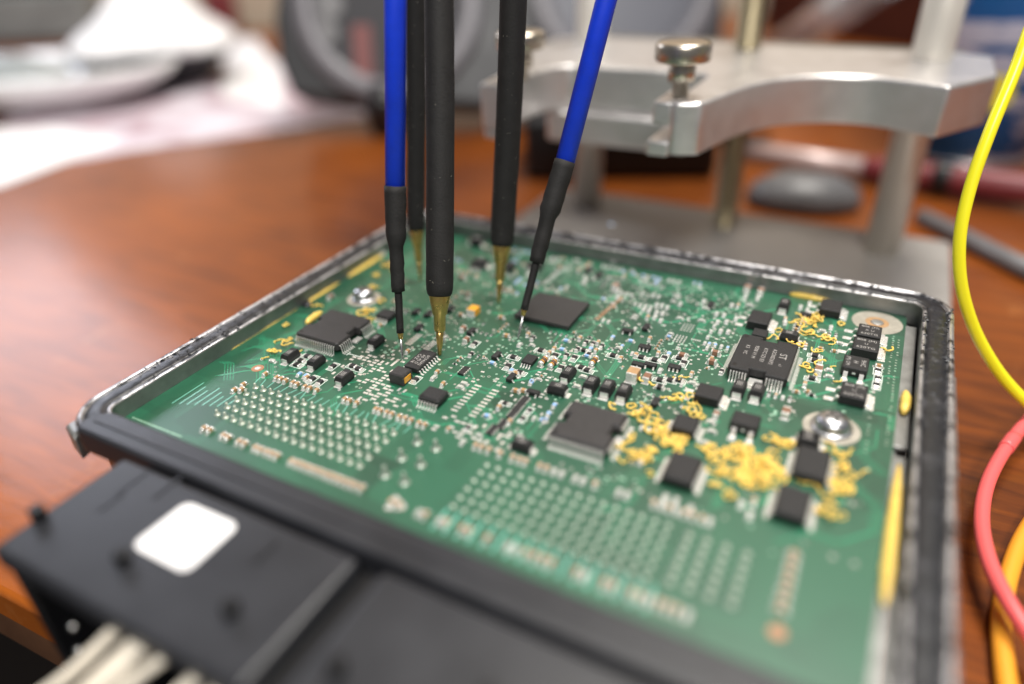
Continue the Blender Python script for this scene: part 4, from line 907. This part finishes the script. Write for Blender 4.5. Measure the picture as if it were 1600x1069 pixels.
for x, y in ((84.2, -27.4), (104, -22.0)): MB().cyl((x, y, 0), 1.25, -0.1, 2.6, 16, ch=0.3).build('peg', ['plastic_deep'], p2)
MB().box(74.7, 78.9, -33, -10, -8, -3.2).build('seal', ['plastic_deep'], p2)  # dark filler added in the gap between the two plugs
rebase(p2, (112, -22, TABLE_Z))

# ------------------------------------------------------------------ probes
PG = 'spring probes pressed on the circuit board'
def needle_axis(pts): return [ray(x, y, t) for x, y, t in pts]
def probe_black(label, tip, cone, top, rpx):
    p = thing('black_test_probe', label, 'test probe', group=PG)
    A, B, C = ray(*tip), ray(*cone), ray(*top); C = C+(C-B)*0.9
    r = rpx*cone[2]/F_PX; d = (B-A); L_ = d.length; ax = d.normalized()
    MB().lathe([(0.02, 0), (0.42*r/3, 0.35), (0.50*r/3, L_*0.13), (0.62*r/3, L_*0.16), (0.80*r/3, L_*0.30), (0.82*r/3, L_*0.46)], A, 18, axis=ax).build('plunger', ['brass'], p)
    MB().lathe([(0.98*r/3, L_*0.40), (1.30*r/3, L_*0.44), (1.34*r/3, L_*0.68), (1.6*r/3, L_*0.70), (2.35*r/3, L_*0.99), (2.4*r/3, L_*1.06)], A, 24, axis=ax).build('tip_holder', ['brass'], p)
    pts = [B+ax*-0.0, B+ax*0.5, B+ax*1.6, B+ax*3.4]; rad = [r*0.80, r*0.90, r*0.97, r]
    n = 26; D = C-pts[-1]; rg = random.Random(int(rpx*10)); sd = D.orthogonal().normalized()
    for i in range(1, n+1):
        f = i/n; pts.append(pts[3]+D*f+sd*(0.35*math.sin(f*PI*1.5))); rad.append(r*(1+0.012*rg.uniform(-1, 1)))
    MB().tube(pts, rad, 28).build('sleeve', ['heat_shrink'], p)
    sp = MB()
    for _ in range(30 if rpx > 20 else 55):       # specks of dust
        f = rg.random(); q = B+(C-B)*f; side = (CAM-q).normalized(); s2 = side.cross(ax).normalized(); an = rg.uniform(-1.3, 1.3)
        nv = (side-ax*side.dot(ax)).normalized(); dv = nv*math.cos(an)+s2*math.sin(an); c = pts[3]+D*max(0, (q-pts[3]).dot(D)/D.length_squared)+sd*(0.35*math.sin(max(0, (q-pts[3]).dot(D)/D.length_squared)*PI*1.5))
        c = c+dv*r*1.012; tl = rg.uniform(0.05, 0.28); td = (ax*rg.uniform(-1, 1)+s2*rg.uniform(-1, 1)*0.5).normalized()
        sp.tube([c-td*tl, c+td*tl], 0.025, 4)
    tag(sp.build('dust', ['pad_beige'], p), kind='stuff')
    rebase(p, A); return p
probe_black('thick black probe with a brass tip, nearest of all the probes', (687, 556, 171.8), (687, 462, 169.0), (684, -10, 156.0), 21.5)
probe_black('black probe with a brass tip at the far left, half behind the nearest probe', (657, 440, 205.0), (651, 360, 201.0), (648, -10, 182.0), 14.5)
probe_black('black probe with a brass tip, standing alone between the nearest and the slanted blue probe', (779, 474, 194.8), (784, 384, 191.0), (801, -10, 166.0), 18.8)
def probe_blue(label, pts, seed):
    # pts: tip, needle end, thin sleeve end, mid sleeve end, wide sleeve end, top
    p = thing('blue_test_probe', label, 'test probe', group=PG); rg = random.Random(seed)
    Q = [ray(x, y, t) for x, y, t, r in pts]; R = [r*t/F_PX for x, y, t, r in pts]
    ax = (Q[1]-Q[0]).normalized()
    MB().tube([Q[0], Q[0]+ax*0.6, Q[1]+(Q[2]-Q[1]).normalized()*1.0], [0.06, R[0], R[0]], 12).build('needle', ['steel'], p)
    MB().tube([Q[1]-ax*1.5, Q[1]+(Q[2]-Q[1]).normalized()*1.0], [R[0]*1.6, R[1]*0.98], 12).build('needle_collar', ['brass'], p)
    def wob(a, b, r0, r1, n, k):
        d = b-a; s_ = d.orthogonal().normalized(); s2 = s_.cross(d.normalized())
        return [a+d*i/n+s_*rg.uniform(-k, k)+s2*rg.uniform(-k, k) for i in range(n+1)], [(r0+(r1-r0)*i/n)*(1+rg.uniform(-.03, .03)) for i in range(n+1)]
    def sleeve(a, b, r0, r1, k=0.05):
        pts_, rad = wob(a, b, r0, r1, 9, k); d = (b-a).normalized()
        MB().tube([pts_[0]-d*0.02]+pts_+[pts_[-1]+d*0.02], [rad[0]*.8]+rad+[rad[-1]*.85], 22).build('sleeve', ['heat_shrink'], p)
    sleeve(Q[1], Q[2]+(Q[3]-Q[2]).normalized()*2, R[1], R[1])
    m1 = Q[2]; m2 = Q[3]; dm = (m2-m1)
    a_, ra = wob(m1, m2, R[2], R[2]*1.08, 8, 0.10); b_, rb = wob(m2+(Q[4]-m2)*0.14, Q[4], R[3], R[4], 8, 0.05)
    MB().tube([a_[0]-dm.normalized()*.02]+a_+b_+[b_[-1]+dm.normalized()*.02], [ra[0]*.8]+ra+rb+[rb[-1]*.88], 26).build('sleeve', ['heat_shrink'], p)
    top = Q[5]+(Q[5]-Q[4])*1.5
    MB().tube([Q[4]-(Q[5]-Q[4]).normalized()*3, top], [R[4]*0.9, R[5]*1.03], 32).build('handle', ['blue_plastic'], p)
    rebase(p, Q[0]); return p
probe_blue('upright blue probe with a needle tip at the left of the group', [(629, 563, 169.8, 2.2), (625.5, 520, 168.5, 5.8), (622, 455, 166, 10.3), (619, 385, 163, 15.8), (617.5, 291, 160, 17.2), (618, -10, 150, 19)], 3)
probe_blue('slanted blue probe with a needle tip at the right of the group', [(809, 531, 177.2, 2.0), (819, 484, 176, 6.0), (838, 410, 174, 11.8), (856, 340, 172, 16.5), (883, 252, 170, 17.0), (950, -10, 162, 17.5)], 8)

# ------------------------------------------------------------------ probe stand
stand = thing('probe_stand', 'silver metal probe stand with columns, arched arm and thumbscrews behind the control unit', 'stand')
PZ = -31.0
MB().prism(rrect(-8, 164, 62, 246, 3), TABLE_Z+0.05, PZ).build('base_plate', ['plate_metal'], stand, bevel=0.6)
for x, y in ((14.1, 229.5), (139.7, 226.0)):
    MB().cyl((x, y, 0), 6.4, PZ, 115, 36).build('column', ['column_metal'], stand)
th = []; z = PZ
while z < 115: th += [(4.9, z), (4.9, z+0.5), (4.3, z+0.8), (4.3, z+1.1)]; z += 1.4
MB().lathe(th, (78, 228.5, 0), 28).build('threaded_rod', ['thread_metal'], stand)
def arc(cx, cy, rx, ry, a0, a1, n=14): return [(cx+rx*math.cos(math.radians(a0+(a1-a0)*i/n)), cy+ry*math.sin(math.radians(a0+(a1-a0)*i/n))) for i in range(n+1)]
arm = [(13, 138), (21, 138)] + [(21.5, 160), (23, 170), (28, 176.5)] + [(62, 177.3), (76.0, 177.5), (77.4, 172), (77.4, 134.2), (78.0, 133.4), (79.6, 133.4), (85.4, 135.6)] + [(v.x, v.y) for v in smooth_path([(86.2, 138, 0), (88.0, 147, 0), (90.5, 157, 0), (94, 167, 0), (99.5, 176, 0), (106, 182, 0), (114, 186, 0), (124, 187.5, 0), (134, 184.5, 0), (145.5, 179.0, 0)], 5)] + [(158.5, 201), (158.5, 236), (150, 240), (4, 240), (-4, 232), (-4, 205), (4, 190), (10.5, 165)]
MB().prism(arm, 25, 40).build('arm', ['anodised'], stand, bevel=1.1, seg=3)
MB().prism([(20, 172.3), (72.8, 172.6), (72.8, 198), (20, 198)], 13.5, 24.9).build('lower_jaw', ['anodised'], stand, bevel=1.6, seg=3)
MB().prism([(-2, 240.2), (156, 240.2), (150, 262), (6, 262)], 24, 38).build('rear_bar', ['anodised_dark'], stand, bevel=1)
cj = MB(); cj.box(72.0, 77.3, 133.8, 152, 33.5, 39.7).box(70.8, 77.3, 133.8, 152, 24.2, 28.6)
cj.build('clamp_jaw', ['anodised'], stand, bevel=0.7, seg=3)
MB().box(13.4, 20.6, 138.5, 150, 22, 24.9).build('clamp_jaw', ['anodised'], stand, bevel=0.9, seg=3)
kn = [(2.3, 0), (2.3, 4.0), (3.8, 4.2), (3.9, 8.2), (3.2, 8.8), (4.2, 9.2), (7.3, 9.6), (7.7, 10.1), (7.7, 13.8), (7.2, 14.5), (6.3, 14.8), (0.0, 14.6)]
for x, y in ((77.5, 141), (23.5, 147)):
    kb = MB().lathe(kn, (0, 0, 0), 40).build('thumbscrew', ['knob_metal'], stand, (x, y, 40))
    k2 = MB()
    for i in range(48): a = 2*PI*i/48; k2.box(7.55*math.cos(a)-.15, 7.55*math.cos(a)+.15, 7.55*math.sin(a)-.15, 7.55*math.sin(a)+.15, 10.2, 13.7)
    tag(k2.build('knurling', ['knob_metal'], kb), kind='stuff')
rebase(stand, (78, 160, TABLE_Z))

# ------------------------------------------------------------------ cables
def cable(name, label, pts, r, m_, extra=None):
    o = thing(name, label, 'cable', group='coloured cables at the right')
    P_ = smooth_path(pts, 12); MB().tube(P_, r, 20).build('insulation', [m_], o)
    if extra:
        i0, i1, k = extra; MB().tube(P_[i0:i1], [r*k]*(i1-i0), 20).build('joint', [m_], o)
    lo = min(P_, key=lambda v: v.z); rebase(o, (lo.x, lo.y, lo.z-r))
cable('yellow_cable', 'bright yellow cable arching down at the right edge', [ray(2100, -900, 190), ray(1900, -520, 180), ray(1720, -180, 168), ray(1625, 10, 162), ray(1586, 110, 163), ray(1545, 210, 165), ray(1514, 300, 168), ray(1499, 380, 171), ray(1505, 460, 175), ray(1535, 540, 180), ray(1590, 615, 184), ray(1690, 695, 184), ray(1850, 760, 172), ray(2100, 760, 160)], 1.42, 'yellow_plastic')
tz = TABLE_Z+2.2
def ont(px, py, z): v = on(px, py, z); return (v.x, v.y, v.z)
cable('red_cable', 'salmon red cable curving over the orange one beside the tray', [ont(2100, 560, tz), ont(1850, 560, tz+3), ont(1700, 590, tz+6), ont(1625, 640, tz+6), ont(1578, 692, tz+5.5), ont(1545, 750, tz+5), ont(1534, 810, tz+5), ont(1545, 875, tz+6), ont(1578, 945, tz+6.5), ont(1622, 1010, tz+5), ont(1700, 1110, tz)], 1.6, 'red_plastic', (46, 51, 1.12))
cable('orange_cable', 'orange cable running under the red one at the lower right', [ont(2150, 640, tz), ont(1900, 640, tz), ont(1720, 700, tz), ont(1650, 770, tz), ont(1604, 830, tz), ont(1579, 890, tz), ont(1565, 960, tz), ont(1568, 1030, tz), ont(1580, 1120, tz)], 1.85, 'orange_plastic')

# ------------------------------------------------------------------ things behind
# instrument cluster, stood up and tilted back
c0 = ray(600, 158, 468); tilt = math.radians(22)
Z_ = (-fh*math.cos(tilt)+Vector((0, 0, 1))*math.sin(tilt)).normalized(); X_ = sh.copy(); Y_ = Z_.cross(X_).normalized()
def lp(px, py):
    d = FWD + RT*((px-800)/F_PX) - UP*((py-534.5)/F_PX); t = (c0-CAM).dot(Z_)/d.dot(Z_); v = CAM+d*t-c0; return (v.dot(X_), v.dot(Y_))
clu = thing('instrument_cluster', 'grey car instrument cluster with two round gauge rings standing at the back', 'instrument cluster')
inner = bpy.data.objects.new('cluster_body', None)
outl = [lp(*p) for p in ((428, 30), (436, 100), (456, 148), (520, 156), (700, 162), (860, 168), (1000, 168), (1092, 150), (1124, 100), (1132, 20), (1124, -100), (1060, -190), (920, -230), (600, -230), (490, -190), (440, -90))]
Rm = Matrix((X_, Y_, Z_)).transposed().to_4x4()
def cb(mb, name, mats, bevel=0, parent=None):
    o = mb.build(name, mats, clu if parent is None else parent, bevel=bevel, seg=3)
    if parent is None: mm = Rm.copy(); mm.translation = c0*S; o.matrix_local = mm
    return o
cb(MB().prism(outl, -38, 0), 'case', ['cluster_plastic'], 3)
mm_px = 468/F_PX
for (px, py), mt_ in (((605, 5), 'cluster_dial'), ((975, -30), 'display_pale')):
    cx, cy = lp(px, py); R_ = 147*mm_px*1.0
    cb(MB().cyl((cx, cy, 0), R_-13, 0.1, 1.2, 60), 'dial', [mt_])
    rg_ = MB().lathe([(R_-15, 0.1), (R_-14, 4.0), (R_-11, 5.0), (R_-3, 5.0), (R_, 3.5), (R_, 0.1)], (cx, cy, 0), 72); cb(rg_, 'gauge_ring', ['dial_ring'])
    tk = MB()
    for i in range(33):
        a = math.radians(-50+i*8.75); r0, r1 = R_-24, R_-17
        tk.tube([(cx+r0*math.cos(a), cy+r0*math.sin(a), 1.3), (cx+r1*math.cos(a), cy+r1*math.sin(a), 1.3)], 0.5, 4)
    tag(cb(tk, 'scale_marks', ['dial_ring']), kind='stuff')
cx, cy = lp(568, 88); cb(MB().box(cx-6, cx+6, cy-19, cy+19, 1.3, 2.4), 'display', ['display_red'], 1)
for px, py in ((508, 50), (515, 8)): cx, cy = lp(px, py); cb(MB().cyl((cx, cy, 0), 9, 1.2, 2.6, 24), 'warning_lamp', ['grey_plastic'])
f0 = ray(600, 225, 464)
for a, b in ((598, 610), (1010, 1020)):
    v = on(a, 222, TABLE_Z); u_ = c0+X_*lp(a, 150)[0]+Vector((0, 0, 2))
    MB().tube([u_+fh*10, u_+fh*4-Vector((0, 0, 8)), Vector((v.x, v.y, TABLE_Z+1))+fh*16], [17, 15, 9], 6).build('foot', ['plastic_deep'], clu)
rebase(clu, (c0.x, c0.y, TABLE_Z))

def flat(name, px, label, cat, m_, z=TABLE_Z+0.1, th=0.35, group=None):
    pl = [on(x, y, z) for x, y in px]; pl = [(v.x, v.y) for v in pl]
    ar = sum(pl[i-1][0]*pl[i][1]-pl[i][0]*pl[i-1][1] for i in range(len(pl)))
    if ar < 0: pl = pl[::-1]
    cx = sum(p[0] for p in pl)/len(pl); cy = sum(p[1] for p in pl)/len(pl)
    return tag(MB().prism([(p[0]-cx, p[1]-cy) for p in pl], 0, th).build(name, [m_], None, (cx, cy, z)), label, cat, group)
flat('printed_sheet', [(60, 262), (200, 236), (420, 206), (600, 178), (520, 140), (420, 90), (330, 120), (170, 150), (0, 190)], 'printed sheet in pinkish grey lying on the table by the instrument cluster', 'paper', 'printed_paper')
flat('paper_sheet', [(-160, 320), (0, 292), (150, 236), (185, 214), (90, 200), (-160, 205)], 'blank white sheet at the far left, over the corner of the printed one', 'paper', 'white_paper', TABLE_Z+0.5)
flat('paper_sheet', [(345, 152), (440, 168), (436, 110), (400, 60), (352, 62)], 'pale blank sheet just left of the instrument cluster', 'paper', 'white_paper', TABLE_Z+0.5)
# oval white shell at the far left
v = on(40, 185, TABLE_Z)
wb = thing('white_tray', 'oval white plastic tray with grey inside at the upper left', 'tray')
o = MB().lathe([(30, 0), (60, 4), (92, 22), (98, 30), (94, 32), (86, 26), (55, 9), (0, 7)], (0, 0, 0), 48).build('shell', ['white_shell'], wb, (v.x-30, v.y+40, TABLE_Z+0.1)); o.scale = (1.15, 0.8, 1); o.rotation_euler = (0, 0, 0.5)
o2 = MB().lathe([(50, 0), (46, 14), (20, 24), (0, 26)], (0, 0, 0), 40).build('insert', ['grey_shell'], wb, (v.x-62, v.y+26, TABLE_Z+10)); o2.scale = (1.2, 0.7, 1.2); o2.rotation_euler = (0, 0, 0.5)
rebase(wb, (v.x-30, v.y+40, TABLE_Z))
# dark bowl with a crumpled white cloth
v = on(262, 128, TABLE_Z)
bw = tag(MB().lathe([(22, 0), (40, 3), (66, 26), (68, 28), (64, 28), (38, 7), (0, 5)], (0, 0, 0), 48).build('dark_bowl', ['plastic_black'], None, (v.x, v.y, TABLE_Z+0.1)), 'shallow black bowl under a heap of white cloth', 'bowl')
cb_ = MB(); rg = random.Random(3); n = 36; prof = [(20, 6), (58, 24), (78, 30), (70, 36), (48, 50), (28, 72), (12, 86), (0, 90)]
cb_.lathe(prof, (0, 0, 0), n); cb_.v = [(x*(1+0.10*math.sin(3*math.atan2(y, x)+z*.06))+rg.uniform(-2, 2), y*(1+0.10*math.cos(4*math.atan2(y, x)))+rg.uniform(-2, 2), z+rg.uniform(-2, 2)) for x, y, z in cb_.v]
tag(cb_.build('white_cloth', ['white_paper'], None, (v.x, v.y, TABLE_Z+4.5)), 'crumpled white cloth heaped in the black bowl', 'cloth')
# red flask and grey case near the wall
v = on(352, 48, TABLE_Z)
rb = thing('red_bottle', 'small red bottle standing behind the white cloth', 'bottle')
MB().lathe([(20, 0), (21, 3), (21, 60), (12, 72), (9, 76)], (0, 0, 0), 28).build('body', ['red_rubber'], rb, (v.x, v.y, TABLE_Z+0.1)); MB().cyl((0, 0, 0), 10, 76.2, 92, 24, ch=1).build('cap', ['plastic_deep'], rb, (v.x, v.y, TABLE_Z))
rebase(rb, (v.x, v.y, TABLE_Z))
v = on(30, 70, TABLE_Z)
gc = thing('grey_case', 'dull grey case standing at the upper left corner', 'case', (v.x, v.y, TABLE_Z), rz=0.6)
MB().box(-95, 95, 0, 60, 0.1, 62).build('case_body', ['grey_shell'], gc, bevel=9, seg=4); MB().box(-96, 96, -1, 61, 62.3, 78).build('lid', ['grey_shell'], gc, bevel=7, seg=4)
# dark wooden box and clear tube behind the stand
v = on(1345, 82, TABLE_Z)
db = thing('wooden_box', 'dark maroon wooden box behind the probe stand', 'box', (v.x+30, v.y+40, TABLE_Z), rz=-YAW*-1)
MB().box(-170, 120, 0, 120, 0.1, 96).build('box_body', ['dark_wood'], db, bevel=2); MB().box(-172, 122, -2, 122, 96.3, 110).build('lid', ['dark_wood'], db, bevel=2)
a = on(1205, 95, TABLE_Z); b = ray(1390, -40, 480)
ct = tag(MB().tube([(0, 0, 6), tuple(Vector(b)-Vector(a))], [14, 14], 24).build('clear_tube', ['clear_plastic'], None, tuple(a)), 'clear plastic tube leaning in front of the dark wooden box', 'tube')
# black adapter between the columns
v = on(1000, 296, TABLE_Z)
ad = thing('power_adapter', 'black power adapter lying between the stand columns', 'adapter', (v.x-8, v.y+14, TABLE_Z), rz=0.42)
MB().box(-60, 44, 0, 62, 0.1, 34).build('case', ['plastic_deep'], ad, bevel=4, seg=3); MB().lathe([(4.5, 0), (4, 10), (2.4, 18), (2.2, 34)], (44, 30, 14), 16, axis=(1, 0, 0)).build('cord', ['plastic_deep'], ad)
# screwdriver, grey mouse, grey rod
a = on(1150, 232, TABLE_Z+6); b = on(1345, 262, TABLE_Z+7); c = on(1640, 300, TABLE_Z+10)
sd = thing('screwdriver', 'screwdriver with a pale shaft and thick red handle lying behind the right column', 'screwdriver')
MB().tube([a, b+(c-b)*0.05], [4.5, 5.2], 16).build('shaft', ['pale_steel'], sd)
d = (c-b); MB().tube([b+d*f for f in (0, .03, .12, .3, .6, .9, 1)], [4, 6, 7, 6, 7, 7, 5], 20).build('handle', ['red_rubber'], sd)
MB().tube([b+d*f for f in (.42, .44, .5, .52)], [7.2, 8.0, 8.2, 7.6], 20).build('grip_ring', ['plastic_deep'], sd)
rebase(sd, (a.x, a.y, TABLE_Z))
v = on(1245, 335, TABLE_Z)
ms = tag(MB().lathe([(26, 0), (27, 4), (24, 10), (16, 15), (7, 17), (0, 17.4)], (0, 0, 0), 32).build('computer_mouse', ['grey_plastic'], None, (v.x, v.y+16, TABLE_Z+0.1), rz=0.3), 'rounded grey lump of plastic on the table between threaded rod and right column', 'mouse')
ms.scale = (1.0, 0.7, 0.9)
a = on(1440, 338, TABLE_Z+3.7); b = on(1720, 478, TABLE_Z+3.7)
tag(MB().tube([(0, 0, 0), tuple(b-a)], 3.6, 20).build('metal_rod', ['grey_plastic'], None, tuple(a)), 'bluish grey rod lying on the table behind the yellow cable', 'rod')
# blue can
v = on(1505, 262, TABLE_Z)
cn = thing('spray_can', 'blue and white printed spray can at the upper right', 'can', (v.x, v.y+30, TABLE_Z))
MB().lathe([(32, 0.1), (33.5, 1), (33.5, 3), (33, 3.5)], (0, 0, 0), 48).build('rim', ['steel'], cn)
MB().lathe([(33, 3.5), (33, 150), (28, 160), (14, 168), (12, 172)], (0, 0, 0), 48).build('can_body', ['can_label'], cn)
MB().cyl((0, 0, 0), 13, 172.2, 200, 32, ch=2).build('spray_cap', ['red_rubber'], cn)
em = MB(); vs = []; R_ = 33.25
dirc = math.atan2(CAM.y-(v.y+30), CAM.x-v.x)
for i in range(20):
    a = 2*PI*i/20; th_ = dirc+0.18+0.27*math.cos(a); vs.append((R_*math.cos(th_), R_*math.sin(th_), 40+9*math.sin(a)))
th_ = dirc+0.18; vs.append(((R_+.4)*math.cos(th_), (R_+.4)*math.sin(th_), 40))
em.add(vs, [(i, (i+1) % 20, 20) for i in range(20)], 0, True).build('yellow_emblem', ['can_yellow'], cn)
